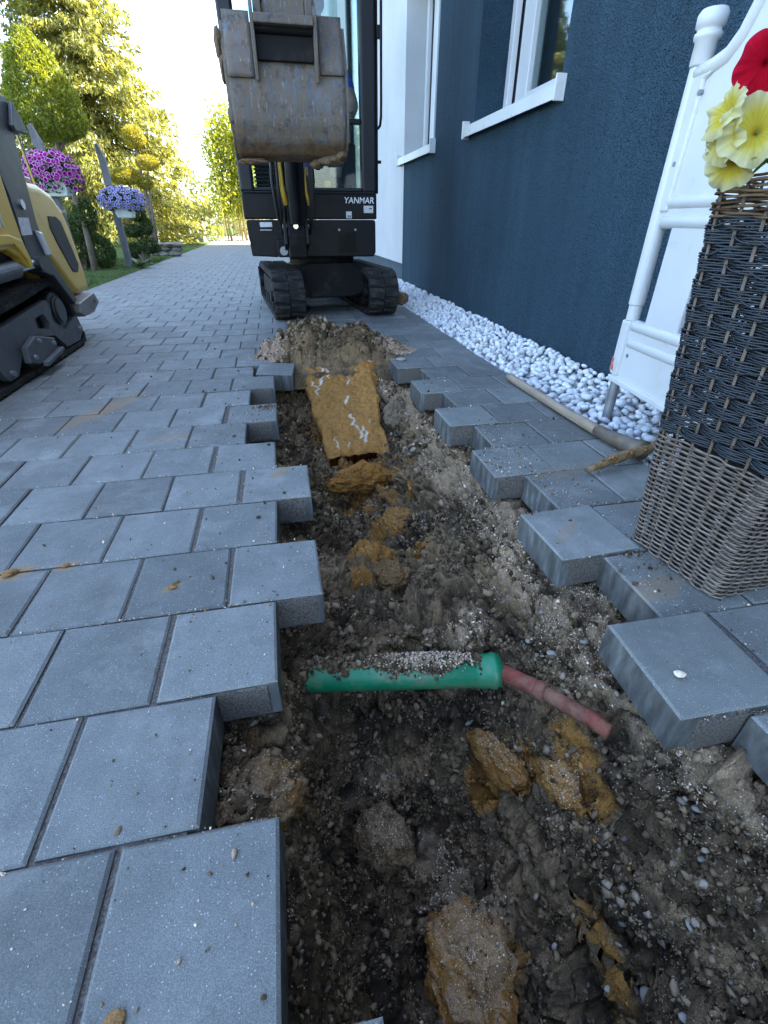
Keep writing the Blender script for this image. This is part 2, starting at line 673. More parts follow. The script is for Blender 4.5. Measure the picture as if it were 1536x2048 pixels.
def put_paver(x0, x1, c, part, dx=0, dy=0, rz=None, dz=None, rx=None, ry=None):
    global n_pav
    w = x1 - x0
    if w < .02:
        return
    loc = Vector(((x0 + x1) / 2 + dx, Y0 + (c + .5) * D + dy, random.uniform(-.0015, .001) if dz is None else dz))
    e = Euler((random.gauss(0, .003) if rx is None else rx, random.gauss(0, .003) if ry is None else ry, random.gauss(0, .0022) if rz is None else rz))
    if part:
        o = bpy.data.objects.new('paver', paver_data(w))
        COL.objects.link(o)
        o.parent = driveway
        o.location = loc
        o.rotation_euler = e
        n_pav += 1
        return o
    v, f = paver_mesh(w, D, random.randint(0, 999))
    rest.X = Matrix.Translation(loc) @ e.to_matrix().to_4x4()
    rest.add(v, f)
    rest.X = None


for c in range(-8, CMAX):
    odd = c % 2 != 0
    if c < 12:
        part = c >= -2
        re, le = RE.get(c, -.07 if odd else .02), LE.get(c, .65 if odd else .55)
        x = re
        first = True
        while x > XL + .02:
            x2 = max(XL, x - LL)
            kw = {}
            if first and part:   # stones at the broken edge have moved a little
                kw = dict(dx=random.uniform(.001, .006), rz=random.gauss(0, .008), rx=random.gauss(0, .008), ry=random.gauss(.004, .008), dz=random.uniform(-.003, .002))
                if c in (4, 7, 5):
                    kw['dx'] = .009
            put_paver(x2, x, c, part, **kw)
            first = False
            x = x2
        x = le
        first = True
        while x < XR - .02:
            x2 = min(XR, x + LR)
            kw = {}
            if first and part:
                kw = dict(dx=random.uniform(-.004, .0), rz=random.gauss(0, .012), rx=random.gauss(0, .010), ry=random.gauss(-.008, .012), dz=random.uniform(-.003, .003))
                if c == 0:
                    kw = dict(dx=-.018, dy=.004, rz=-.035, rx=.0, ry=-.02, dz=.006)
                if c == 2:
                    kw = dict(dx=-.004, rz=.03, rx=-.01, ry=-.02, dz=.004)
            put_paver(x, x2, c, part, **kw)
            first = False
            x = x2
    else:
        part = c <= 17
        a, bb = (-.0715, .555) if odd else (.0215, .655)
        xs = []
        x = a
        while x > XL:
            xs.append(x)
            x -= LL
        xs = [XL] + xs[::-1]
        for k in (1, 2, 3):
            xs.append(a + (bb - a) * k / 3)
        x = bb
        while x + LR < XR - .01:
            x += LR
            xs.append(x)
        xs.append(XR)
        for u, w_ in zip(xs[:-1], xs[1:]):
            put_paver(u, w_, c, part)
o = rest.build('far_pavers', M_PAVER, driveway, fix=False)
o['kind'] = 'stuff'

# ---- trench
KX = np.array([-.45, -.3, -.2, -.16, -.12, -.08, -.05, -.02, .02, .06, .12, .2, .28, .35, .42, .48, .54, .60, .70, 1.0])
PROF = [
    (-.9, [-.10, -.10, -.10, -.10, -.10, -.12, -.13, -.14, -.15, -.15, -.15, -.15, -.15, -.14, -.12, -.11, -.10, -.09, -.09, -.09]),
    (-.45, [-.10, -.10, -.10, -.10, -.11, -.14, -.22, -.34, -.44, -.48, -.5, -.48, -.42, -.34, -.26, -.19, -.13, -.10, -.09, -.09]),
    (.12, [-.10, -.10, -.10, -.10, -.10, -.12, -.40, -.58, -.67, -.70, -.72, -.70, -.66, -.60, -.52, -.42, -.30, -.19, -.10, -.09]),
    (.29, [-.10, -.10, -.10, -.10, -.10, -.13, -.38, -.56, -.66, -.70, -.71, -.68, -.63, -.57, -.47, -.34, -.215, -.14, -.095, -.09]),
    (.345, [-.10, -.10, -.105, -.125, -.165, -.21, -.33, -.50, -.62, -.67, -.68, -.65, -.60, -.53, -.42, -.28, -.17, -.12, -.095, -.09]),
    (.50, [-.10, -.10, -.105, -.125, -.155, -.20, -.29, -.45, -.57, -.62, -.64, -.61, -.56, -.49, -.37, -.20, -.14, -.115, -.10, -.09]),
    (.54, [-.10, -.10, -.10, -.10, -.11, -.16, -.28, -.44, -.55, -.59, -.60, -.58, -.53, -.45, -.31, -.18, -.14, -.12, -.105, -.09]),
    (.645, [-.10, -.10, -.10, -.10, -.10, -.11, -.14, -.24, -.44, -.51, -.50, -.47, -.42, -.34, -.235, -.165, -.135, -.12, -.11, -.09]),
    (.690, [-.10, -.10, -.10, -.10, -.10, -.11, -.13, -.19, -.38, -.42, -.40, -.37, -.31, -.235, -.19, -.158, -.13, -.105, -.10, -.09]),
    (.730, [-.10, -.10, -.10, -.10, -.10, -.11, -.13, -.17, -.30, -.32, -.29, -.25, -.215, -.205, -.185, -.155, -.128, -.10, -.10, -.09]),
    (.775, [-.10, -.10, -.10, -.10, -.10, -.11, -.14, -.18, -.208, -.212, -.21, -.208, -.205, -.20, -.18, -.15, -.125, -.10, -.095, -.09]),
    (1.05, [-.10, -.10, -.10, -.10, -.105, -.12, -.13, -.15, -.21, -.255, -.285, -.29, -.28, -.255, -.215, -.17, -.13, -.10, -.095, -.09]),
    (1.45, [-.10, -.10, -.10, -.10, -.11, -.12, -.14, -.18, -.25, -.31, -.345, -.35, -.335, -.285, -.225, -.17, -.125, -.10, -.095, -.09]),
    (1.66, [-.10, -.10, -.105, -.115, -.125, -.15, -.19, -.25, -.32, -.36, -.38, -.38, -.36, -.32, -.25, -.18, -.13, -.10, -.095, -.09]),
    (1.80, [-.10, -.10, -.105, -.115, -.125, -.15, -.19, -.23, -.27, -.285, -.29, -.29, -.285, -.275, -.24, -.18, -.13, -.10, -.095, -.09]),
    (1.88, [-.10, -.10, -.105, -.115, -.125, -.15, -.18, -.21, -.24, -.258, -.262, -.262, -.262, -.255, -.23, -.18, -.13, -.10, -.095, -.09]),
    (2.2, [-.10, -.10, -.105, -.11, -.12, -.14, -.17, -.22, -.27, -.29, -.30, -.30, -.29, -.26, -.22, -.16, -.12, -.10, -.095, -.09]),
    (2.45, [-.10, -.10, -.10, -.10, -.11, -.12, -.14, -.15, -.16, -.17, -.175, -.175, -.165, -.15, -.13, -.10, -.10, -.10, -.095, -.09]),
    (2.60, [-.10, -.10, -.10, -.10, -.10, -.09, -.08, -.07, -.06, -.06, -.06, -.06, -.06, -.06, -.07, -.08, -.09, -.10, -.095, -.09]),
    (2.75, [-.10, -.10, -.10, -.10, -.10, -.10, -.08, -.05, -.03, -.03, -.03, -.03, -.03, -.03, -.05, -.08, -.10, -.10, -.095, -.09]),
    (3.3, [-.10] * 17 + [-.10, -.095, -.09]),
]
PY = np.array([p[0] for p in PROF])
PZ = np.array([p[1] for p in PROF])


def soil_base(x, y):
    cols = np.stack([np.interp(x, KX, PZ[i]) for i in range(len(PY))], 0)
    k = np.clip(np.searchsorted(PY, y) - 1, 0, len(PY) - 2)
    t = np.clip((y - PY[k]) / (PY[k + 1] - PY[k]), 0, 1)
    t = t * t * (3 - 2 * t)
    ar = np.arange(len(x))
    return cols[k, ar] * (1 - t) + cols[k + 1, ar] * t


def blob(x, y, cx, cy, rx, ry, a=0.0):
    u = (x - cx) * math.cos(a) + (y - cy) * math.sin(a)
    w = -(x - cx) * math.sin(a) + (y - cy) * math.cos(a)
    return np.exp(-((u / rx) ** 2 + (w / ry) ** 2))


gx = np.concatenate([np.linspace(-.45, -.2, 14)[:-1], np.linspace(-.2, .70, 330), np.linspace(.70, 1.0, 14)[1:]])
gy = [-.9]
while gy[-1] < 3.3:
    yv = gy[-1]
    gy.append(yv + (.02 if yv < -.1 else .0026 + .0021 * max(0, yv)))
gy = np.array(gy)
NX, NY = len(gx), len(gy)
GX, GY = np.meshgrid(gx, gy)
X_, Y_ = GX.ravel(), GY.ravel()
q2 = np.stack([X_, Y_, np.zeros_like(X_)], 1)
wx = X_ + .022 * fbm(q2, 7, 3, 3) + .008 * fbm(q2, 25, 4, 2)
wy = Y_ + .022 * fbm(q2 + 9, 7, 5, 3)
Zb = soil_base(wx, wy)
inside = np.clip((-.092 - Zb) / .03, 0, 1)              # 0 under the stones, 1 in the dug part
# raised lumps, ledges, gullies that the digging left
Zb += inside * (.075 * blob(X_, Y_, .24, .33, .065, .12, .3) + .055 * blob(X_, Y_, .10, .50, .05, .06) - .05 * blob(X_, Y_, .03, .42, .05, .12)
                - .05 * blob(X_, Y_, .36, .56, .03, .09, -.5) + .012 * blob(X_, Y_, .45, .40, .02, .15, .15) + .03 * blob(X_, Y_, .21, 1.17, .07, .07)
                + .03 * blob(X_, Y_, .30, 1.35, .06, .08) - .03 * blob(X_, Y_, .05, .60, .08, .05))
# strata running down the right-hand slope
sl = np.clip((X_ - .26) / .12, 0, 1) * np.clip((.62 - Y_) / .1, 0, 1) * inside
u_ = X_ * .93 + Y_ * .36
Zb += sl * .013 * np.sign(np.sin(u_ * 95 + 2.5 * fbm(q2, 9, 41, 2))) * np.abs(np.sin(u_ * 95 + 2.5 * fbm(q2, 9, 41, 2))) ** .5
RP = [Vector((.392, .645, -.230)), Vector((.452, .545, -.196)), Vector((.493, .458, -.168)), Vector((.512, .418, -.163))]
for pa, pb in zip(RP[:-2], RP[1:-1]):
    dx_, dy_ = pb.x - pa.x, pb.y - pa.y
    tt_ = np.clip(((X_ - pa.x) * dx_ + (Y_ - pa.y) * dy_) / (dx_ * dx_ + dy_ * dy_), 0, 1)
    dd_ = np.hypot(X_ - pa.x - tt_ * dx_, Y_ - pa.y - tt_ * dy_)
    lim = pa.z + (pb.z - pa.z) * tt_ - .030 + (dd_ / .03) ** 2 * .030
    Zb = np.where(dd_ < .055, np.minimum(Zb, lim), Zb)
P3 = np.stack([X_, Y_, Zb], 1)
Pw = P3 + .012 * np.stack([fbm(P3, 18, 201, 2), fbm(P3, 18, 202, 2), fbm(P3, 18, 203, 2)], 1)
w1, h1 = worley(Pw, 17, 301)
w2, h2 = worley(Pw, 42, 311)
w3, h3 = worley(Pw, 105, 321)
w4, h4 = worley(P3, 230, 331)
big = np.clip(h1 * 1.6 + .2, 0, 1)
mid_m = np.clip(h2 * 1.3 + .45, 0, 1)
crev = np.clip(.16 - np.abs(fbm(Pw, 10, 351, 3)), 0, .16) / .16
w0, h0 = worley(Pw, 9, 295)
quiet = 1 - .8 * np.maximum(blob(X_, Y_, .44, .56, .045, .05, 0), blob(X_, Y_, .48, .48, .04, .05, 0))
dis = .050 * fbm(P3, 6, 8, 3) * quiet + .040 * dome(w0) * np.clip(h0 * 1.6 + .1, 0, 1) * quiet + .030 * dome(w1) * big * quiet - .042 * crev ** 2 * quiet + .016 * dome(w2) * mid_m + .0072 * dome(w3) * np.clip(h3 + .6, 0, 1) + .0034 * dome(w4) - .012 * quiet + .004 * fbm(P3, 60, 12, 2) - .016
amp = (.18 + .82 * inside)
leftwall = np.clip((.03 - X_) / .05, 0, 1) * np.clip((.33 - Y_) / .04, 0, 1)   # smooth cut by the bucket
amp = amp * (1 - .55 * leftwall)
gz, gxx = np.gradient(Zb.reshape(NY, NX), gy, gx)
nrm = np.stack([-gxx.ravel(), -gz.ravel(), np.ones_like(X_)], 1)
nrm /= np.linalg.norm(nrm, axis=1)[:, None]
amp = amp * np.clip(nrm[:, 2] * 1.7, .4, 1)
SOIL = P3 + nrm * (dis * amp)[:, None]
# colour of the earth, with pit shade mixed in at the near left
ochre = np.zeros_like(X_)
for a in ((.20, 1.19, .10, .10, 0), (.30, 1.36, .09, .09, 0), (.15, 1.07, .05, .05, 0), (.36, .54, .045, .08, -.6), (.42, .50, .03, .05, 0), (.475, .42, .024, .13, .12), (.44, .20, .02, .12, .1),
          (-.10, .47, .06, .05, 0), (.22, .24, .045, .10, .3), (.30, .26, .05, .07, 0), (.27, 1.75, .22, .22, 0), (.12, 2.2, .08, .25, 0), (.42, 1.5, .03, .05, 0), (.36, 1.15, .04, .05, 0), (.10, .53, .03, .03, 0)):
    ochre = np.maximum(ochre, blob(X_, Y_, *a))
ochre = np.clip((ochre + .6 * fbm(P3, 16, 51, 4) + .12 * h2 - .5) / .3, 0, 1) * inside
grit = .9 * np.clip(1 - np.abs(Zb + .125) / .055, 0, 1) * np.clip((X_ - .38) / .12, 0, 1) * np.clip((Y_ + .0) / .1, 0, 1)
for a in ((.36, .75, .07, .05, 0), (.58, .75, .09, .16, 0), (.22, .36, .06, .08, .4), (.30, .33, .05, .06, 0), (.03, 1.08, .05, .07, 0), (.10, .60, .06, .06, 0), (.60, 1.1, .07, .25, 0),
          (.60, .35, .05, .12, .4), (-.13, .42, .05, .08, 0), (.20, .45, .06, .05, 0), (.18, .2, .08, .06, 0), (.5, 1.5, .05, .2, 0)):
    grit = np.maximum(grit, blob(X_, Y_, *a))
grit = np.clip((grit + .5 * fbm(P3, 30, 61, 4) - .35) / .3, 0, 1)
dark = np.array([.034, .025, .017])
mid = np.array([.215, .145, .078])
pit_shade = np.clip((np.maximum(blob(X_, Y_, -.02, .25, .12, .32), .8 * blob(X_, Y_, .06, .62, .12, .08)) + .5 * fbm(P3, 7, 77, 3) - .35) / .3, 0, 1)  # darker soil and pit shade painted in, near-left wall and beside the pipe
f1 = np.clip(.42 + 1.15 * fbm(P3, 8, 71, 4) + .2 * h2 + .16 * h3 - .3 * pit_shade, 0, 1)[:, None]
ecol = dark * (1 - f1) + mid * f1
ecol = ecol * (1 + .25 * h4)[:, None]
oc = np.array([.27, .130, .032]) * (1 + .35 * fbm(P3, 40, 75, 3))[:, None]
ecol = ecol * (1 - ochre[:, None]) + oc * ochre[:, None]
ecol = ecol * (1 - .45 * grit[:, None]) + np.array([.42, .30, .19]) * .45 * grit[:, None]


def soil_material():
    t = NT('trench_earth')
    at = t.n('ShaderNodeVertexColor', _layer_name='Col').outputs['Color']
    wp = t.coord('World')
    sp = t.ramp(t.noise(wp, 420, 4, .7), [(.3, .5), (.52, 1.0), (.72, 1.75)])
    c = t.mix(1.0, at, sp, 'MULTIPLY')
    vo = t.n('ShaderNodeTexVoronoi', Vector=wp, Scale=150.0)
    sep = t.n('ShaderNodeSeparateColor', Color=vo.outputs['Color'])
    c = t.mix(t.math('MULTIPLY', t.math('GREATER_THAN', sep.outputs[1], .95), .4), c, (.30, .25, .20))
    nm = t.bump(t.noise(wp, 110, 5, .7), .8, .008)
    nm = t.bump(vo.outputs['Distance'], .5, .004, nm)
    return t.done(c, t.ramp(t.noise(wp, 30, 3), [(.35, .75), (.65, .98)]), 0, nm, .14)


M_SOIL = soil_material()
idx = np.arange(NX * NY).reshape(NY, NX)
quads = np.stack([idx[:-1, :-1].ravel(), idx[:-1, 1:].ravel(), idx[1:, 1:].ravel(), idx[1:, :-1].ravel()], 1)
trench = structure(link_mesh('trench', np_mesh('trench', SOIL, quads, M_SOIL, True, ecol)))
trench['label'] = 'open dug trench of dark gravelly earth and ochre clay'

# grains lying on the earth
cell = (gx[1:] - gx[:-1])[None, :] * (gy[1:] - gy[:-1])[:, None]
ga, gb = GX[:-1, :-1], GY[:-1, :-1]
vis = (ga > -.2) & (ga < .72) & (gb > 0.02) & (gb < 2.65)
insd = inside.reshape(NY, NX)[:-1, :-1]
gr_c, oc_c = grit.reshape(NY, NX)[:-1, :-1], ochre.reshape(NY, NX)[:-1, :-1]
nn = nrm.reshape(NY, NX, 3)[:-1, :-1].reshape(-1, 3)
steep = 1 / np.clip(nn[:, 2], .25, 1)
SG = SOIL.reshape(NY, NX, 3)[:-1, :-1].reshape(-1, 3)


CLUST = np.clip(.35 + 1.6 * fbm(SG, 11, 505, 3), .03, 1.3)


def pick(weight, n):
    w = (weight * vis * cell).ravel() * steep * CLUST
    w = w / w.sum()
    k = RNG.choice(len(w), size=n, p=w)
    jit = RNG.uniform(-.003, .003, size=(n, 3))
    return SG[k] + jit, nn[k], k


near = 1 / (0.35 + gb)
M_CRUMB = island_mat('earth_crumbs', [(0, (.034, .023, .014)), (.45, (.095, .064, .037)), (.8, (.20, .140, .082)), (.95, (.25, .185, .12)), (1, (.33, .27, .20))], .85, .5, 260)
M_GRIT = island_mat('grit_chips', [(0, (.20, .13, .075)), (.35, (.50, .36, .235)), (.75, (.68, .53, .38)), (1, (.80, .70, .56))], .8, .2, 500)
M_CLAYC = island_mat('clay_crumbs', [(0, (.13, .062, .016)), (.5, (.25, .122, .032)), (1, (.36, .20, .07))], .9, .5, 300)
M_STONE = island_mat('river_stones', [(0, (.05, .042, .032)), (.5, (.10, .082, .062)), (.85, (.16, .135, .105)), (1, (.28, .25, .21))], .6, .25, 120, .5)


def stuff(name, me, parent):
    o = link_mesh(name, me, parent)
    o['kind'] = 'stuff'
    return o


p, nv_, _ = pick(.25 + insd * (1 - .5 * gr_c) * (1 - .6 * oc_c) * near, 44000)
s = np.clip(.0017 + RNG.pareto(2.2, len(p)) * .0021, .0012, .011) * (.75 + .35 * p[:, 1])
stuff('earth_crumbs', scatter(ICO1, p + nv_ * (s * .25)[:, None], s, .45, (1, .85, .65), mat=M_CRUMB, name='earth_crumbs', smooth=False), trench)
p, nv_, _ = pick(.02 * insd + gr_c ** 1.5 * near, 21000)
s = np.clip(.0014 + RNG.pareto(3.0, len(p)) * .0012, .001, .006) * (.8 + .4 * p[:, 1])
stuff('grit_chips', scatter(OCT, p + nv_ * (s * .6)[:, None], s, .4, (1, .7, .45), mat=M_GRIT, name='grit_chips'), trench)
p, nv_, _ = pick(insd * near, 15000)
s = RNG.uniform(.0006, .0017, len(p)) * (.8 + .5 * p[:, 1])
stuff('fine_grit', scatter(OCT, p + nv_ * (s * .8)[:, None], s, .4, (1, .75, .5), mat=M_GRIT, name='fine_grit'), trench)
p, nv_, _ = pick(oc_c * near * insd + .01 * insd, 2200)
s = np.clip(.0015 + RNG.pareto(2.4, len(p)) * .0016, .0012, .008) * (.8 + .4 * p[:, 1])
stuff('clay_crumbs', scatter(ICO1, p + nv_ * (s * .25)[:, None], s, .35, (1, .8, .6), mat=M_CLAYC, name='clay_crumbs'), trench)
p, nv_, _ = pick(insd * near * (ga > .2) + .25 * insd * near, 170)
s = RNG.uniform(.002, .0065, len(p)) * (.8 + .4 * p[:, 1])
stuff('small_stones', scatter(ICO2, p + nv_ * (s * .25)[:, None], s, .06, (1.25, .85, .6), mat=M_STONE, name='small_stones', smooth=True), trench)


def soil_at(x, y):
    i = int(np.clip(np.searchsorted(gy, y), 1, NY - 1))
    j = int(np.clip(np.searchsorted(gx, x), 1, NX - 1))
    return Vector(SOIL[i * NX + j]), Vector(nrm[i * NX + j])


M_PEBG = basic('washed_pebble', (.23, .21, .175), .55, var=.25, vs=18, bump=.25, bs=150)
STONE_ME = [rock_mesh('stone', M_PEBG, (1, .72, .5), 60 + i, .10, 3) for i in range(4)]
for (x, y, s) in ((.50, .61, .016), (.53, .37, .014), (.46, .13, .017), (.405, .12, .013), (.565, .60, .017), (.52, .70, .012), (.47, .66, .010), (.60, .72, .010), (.50, .30, .009),
                  (.46, .22, .010), (.43, .16, .009), (.57, .27, .012), (.38, .24, .009), (.55, .47, .008), (.40, .90, .010), (.48, 1.0, .009), (.06, .85, .008), (.11, .98, .008), (.30, .47, .010),
                  (.52, .17, .012), (.55, .22, .009), (.36, .31, .008), (.22, .98, .007), (.15, 1.06, .009), (.44, 1.3, .013), (.34, .64, .009), (.25, .40, .008), (.49, .08, .012)):
    c, nr = soil_at(x, y)
    o = bpy.data.objects.new('stone', random.choice(STONE_ME))
    COL.objects.link(o)
    o.parent = trench
    o.location = c + nr * s * .3
    o.scale = (s * .75, s * .75, s * .75)
    o.rotation_euler = (random.uniform(-.5, .5), random.uniform(-.5, .5), random.uniform(0, 6.3))

# ---- bed of white pebbles along the wall
XW = 1.427
b = MB()
b.box(XR + .002, XW - .002, -1.0, 7.2, -.09, -.045)
gravel = structure(b.build('gravel_bed', basic('gravel_bed_base', (.30, .31, .32), .9, var=.4, vs=40, bump=.8, bs=80), fix=False))
M_WPEB = NT('white_pebble')
t = M_WPEB
oi = t.n('ShaderNodeObjectInfo')
ge = t.n('ShaderNodeNewGeometry')
rnd = t.math('FRACT', t.math('ADD', oi.outputs['Random'], ge.outputs['Random Per Island']))
c = t.ramp(rnd, [(0, (.46, .47, .48)), (.25, (.62, .63, .64)), (.8, (.74, .75, .75)), (.93, (.66, .62, .55)), (1, (.42, .43, .44))])
c = t.mix(1.0, c, t.ramp(t.noise(ge.outputs['Position'], 45, 5), [(.3, .82), (.7, 1.06)]), 'MULTIPLY')
M_WPEB = t.done(c, .6, 0, t.bump(t.noise(ge.outputs['Position'], 140, 3), .15, .003), .4)
PEB = [rock_mesh('pebble', M_WPEB, (1, .78, .58), 100 + i, .13, 2, .12) for i in range(8)]
cand = []
for yy in np.arange(.75, 4.6, .030):
    for xx in np.arange(XR + .018, XW - .012, .034):
        x, y = xx + random.uniform(-.012, .012), yy + random.uniform(-.012, .012)
        cand.append((y, x, 0))
top = []
for yy in np.arange(.75, 7.1, .034):
    for xx in np.arange(XR + .022, XW - .012, .036):
        x, y = xx + random.uniform(-.014, .014), yy + random.uniform(-.014, .014)
        slope = .012 + .05 * (x - XR) / (XW - XR)
        s = random.uniform(.014, .024) * (1.15 if random.random() < .15 else 1)
        top.append((x, y, -.03 + slope + random.uniform(-.004, .010), s))
vis_top = sorted([q for q in top if q[1] > 1.15], key=lambda q: q[1])
for (x, y, z, s) in vis_top[:300]:
    o = bpy.data.objects.new('pebble', random.choice(PEB))
    COL.objects.link(o)
    o.parent = gravel
    o.location = (x, y, z)
    o.scale = (s, s, s)
    o.rotation_euler = (random.uniform(-.6, .6), random.uniform(-.6, .6), random.uniform(0, 6.3))
others = vis_top[300:] + [q for q in top if q[1] <= 1.15]
pos = np.array([q[:3] for q in others])
siz = np.array([q[3] for q in others])
stuff('far_pebbles', scatter(ICO2, pos, siz, .05, (1, .78, .6), mat=M_WPEB, name='far_pebbles', smooth=True), gravel)
pos = np.array([(x, y, -.042 + .045 * (x - XR) / (XW - XR) + random.uniform(-.004, .004)) for (y, x, _) in cand])
stuff('lower_pebbles', scatter(ICO1, pos, RNG.uniform(.012, .02, len(pos)), .08, (1, .8, .6), mat=M_WPEB, name='lower_pebbles', smooth=True), gravel)

# ================================================================== the house
def stucco(name, col, stain=0.0, grain=1.0, streak=1.0):
    t = NT(name)
    wp = t.coord('World')
    c = t.ramp(t.noise(wp, 1.6, 5), [(.3, tuple(v * .92 for v in col)), (.7, tuple(v * 1.08 for v in col))])
    mp = t.n('ShaderNodeMapping', Vector=wp)
    mp.inputs['Scale'].default_value = (1, 9, .8)
    c = t.mix(1.0, c, t.ramp(t.noise(mp.outputs[0], 1, 5), [(.35, 1 - .12 * streak), (.65, 1 + .08 * streak)]), 'MULTIPLY')
    if stain:
        mp2 = t.n('ShaderNodeMapping', Vector=wp)
        mp2.inputs['Scale'].default_value = (1, 5.0, .55)
        f = t.ramp(t.noise(mp2.outputs[0], 1.3, 6, .7), [(.5, 0), (.75, 1)])
        c = t.mix(t.math('MULTIPLY', f, stain), c, tuple(v * 1.7 + .012 for v in col))
    v1 = t.n('ShaderNodeTexVoronoi', Vector=wp, Scale=170.0, _feature='SMOOTH_F1')
    nm = t.bump(v1.outputs['Distance'], grain, .014)
    nm = t.bump(t.noise(wp, 95, 4, .6), .9 * grain, .012, nm)
    return t.done(c, .9, 0, nm, .2)


M_NAVY = stucco('navy_render', (.033, .072, .103), .25)
M_WHITE = stucco('white_render', (.47, .475, .47), 0.0, .22, .25)
M_PLINTH = stucco('plinth_render', (.10, .13, .15))
M_PVC = basic('white_window_plastic', (.62, .63, .63), .35, var=.03, bump=.02)
M_ALU = basic('white_sill_metal', (.60, .62, .62), .4, var=.05, bump=.05, dirt=.25, dcol=(.45, .43, .38), ds=9)
M_GASKET = basic('black_gasket', (.012, .012, .014), .6, bump=.05)
M_CURT = basic('grey_curtain', (.20, .22, .20), .9, var=.2, vs=20, bump=.3, bs=300)
M_PANE = glass_mat('window_glass', (.72, .80, .80), .35)
M_ROOM = basic('dark_room', (.05, .05, .055), .9)
M_TILE = basic('roof_tile', (.06, .06, .065), .7, bump=.3, bs=40)

HT = 5.9
YC = 5.93
house = thing('house', (XW, 5, 0), 'two-tone rendered house, navy near and white beyond, along the drive', 'house')


def quad_x(b, x, y0, y1, z0, z1):
    b.add([(x, y0, z0), (x, y1, z0), (x, y1, z1), (x, y0, z1)], [(0, 1, 2, 3)])


W1 = (2.75, 3.905, 1.19, 2.45)
W2 = (4.83, YC, 1.19, 2.45)
DEP = .27
b = MB()
ys = [-4, W1[0], W1[1], W2[0], W2[1]]
zs = [-.09, 1.19, 2.45, HT]
for i in range(4):
    for j in range(3):
        if j == 1 and i in (1, 3):
            continue
        quad_x(b, XW, ys[i], ys[i + 1], zs[j], zs[j + 1])
for w in (W1, W2):
    y0, y1, z0, z1 = w
    b.add([(XW, y0, z0), (XW + DEP, y0, z0), (XW + DEP, y0, z1), (XW, y0, z1)], [(0, 1, 2, 3)])
    b.add([(XW, y0, z1), (XW + DEP, y0, z1), (XW + DEP, y1, z1), (XW, y1, z1)], [(0, 1, 2, 3)])
    b.add([(XW, y0, z0), (XW + DEP, y0, z0), (XW + DEP, y1, z0), (XW, y1, z0)], [(0, 1, 2, 3)])
    if w is W1:
        b.add([(XW, y1, z0), (XW + DEP, y1, z0), (XW + DEP, y1, z1), (XW, y1, z1)], [(0, 1, 2, 3)])
b.add([(XW, -4, -.09), (9, -4, -.09), (9, -4, HT), (XW, -4, HT)], [(0, 1, 2, 3)])
o = b.build('navy_wall', M_NAVY, house, fix=False)
o['label'] = 'navy blue rendered wall'
b = MB()
YE = 17.3
quad_x(b, XW, YC, YE, .21, HT)
b.add([(XW, YC, W2[2]), (XW + DEP, YC, W2[2]), (XW + DEP, YC, W2[3]), (XW, YC, W2[3])], [(0, 1, 2, 3)])
b.add([(XW, YC, .21), (XW, YE, .21), (XW + .02, YE, .21), (XW + .02, YC, .21)], [(0, 1, 2, 3)])
b.add([(XW, YE, -.09), (9, YE, -.09), (9, YE, HT), (XW, YE, HT)], [(0, 1, 2, 3)])
b.add([(9, -4, -.09), (9, YE, -.09), (9, YE, HT), (9, -4, HT)], [(0, 1, 2, 3)])
o = b.build('white_wall', M_WHITE, house, fix=False)
o['label'] = 'white rendered wall'
b = MB()
quad_x(b, XW + .02, YC, YE, -.09, .21)
b.build('plinth', M_PLINTH, house, fix=False)
b = MB()
b.prism([(1.36, HT), (9.4, HT), (9.4, HT + .12), (5.2, HT + 2.2), (1.36, HT + .10)], -4.4, YE + .4, 'y')
rf = b.build('roof', M_TILE, house)


def window(w, full=True):
    y0, y1, z0, z1 = w
    xf = XW + DEP
    fr = MB()
    fw = .085
    fr.box(xf - .03, xf + .05, y0, y0 + fw, z0, z1)
    fr.box(xf - .03, xf + .05, y1 - .10 - fw, y1 - .085, z0, z1)
    fr.box(xf - .03, xf + .05, y0 + fw, y1 - .10 - fw, z0, z0 + .05)
    fr.box(xf - .03, xf + .05, y0 + fw, y1 - .10 - fw, z1 - .07, z1)
    win = fr.build('window', M_PVC, house, bevel=.006)
    s = MB()
    ya, yb = y0 + fw + .004, y1 - .10 - fw - .004
    s.box(xf - .045, xf + .03, ya, ya + .075, z0 + .054, z1 - .074)
    s.box(xf - .045, xf + .03, yb - .085, yb, z0 + .054, z1 - .074)
    s.box(xf - .045, xf + .03, ya + .075, yb - .085, z0 + .054, z0 + .13)
    s.box(xf - .045, xf + .03, ya + .075, yb - .085, z1 - .15, z1 - .074)
    s.build('sash', M_PVC, win, bevel=.006)
    s = MB()
    s.box(xf - .075, xf - .035, y1 - .06, y1 - .002, z0, z1)
    s.build('shutter_rail', M_PVC, win, bevel=.004)
    s = MB()
    s.box(xf - .028, xf + .04, y1 - .083, y1 - .062, z0, z1)
    s.build('gasket', M_GASKET, win)
    s = MB()
    s.box(xf - .012, xf - .006, ya + .07, yb - .08, z0 + .12, z1 - .14)
    s.build('pane', M_PANE, win, fix=False)
    s = MB()
    rows = []
    for zz in (z0 + .02, z1 + .1):
        rows.append([(xf + .13 + .022 * math.sin(k * .9) + .01 * math.sin(k * 2.3), y0 - .1 + (y1 - y0 + .2) * k / 60, zz) for k in range(61)])
    s.sheet(rows)
    s.build('curtain', M_CURT, win, smooth=True)
    s = MB()
    s.box(xf + .055, xf + 1.5, y0 - .3, y1 + .3, z0 - .4, z1 + .4)
    s.build('room', M_ROOM, win)


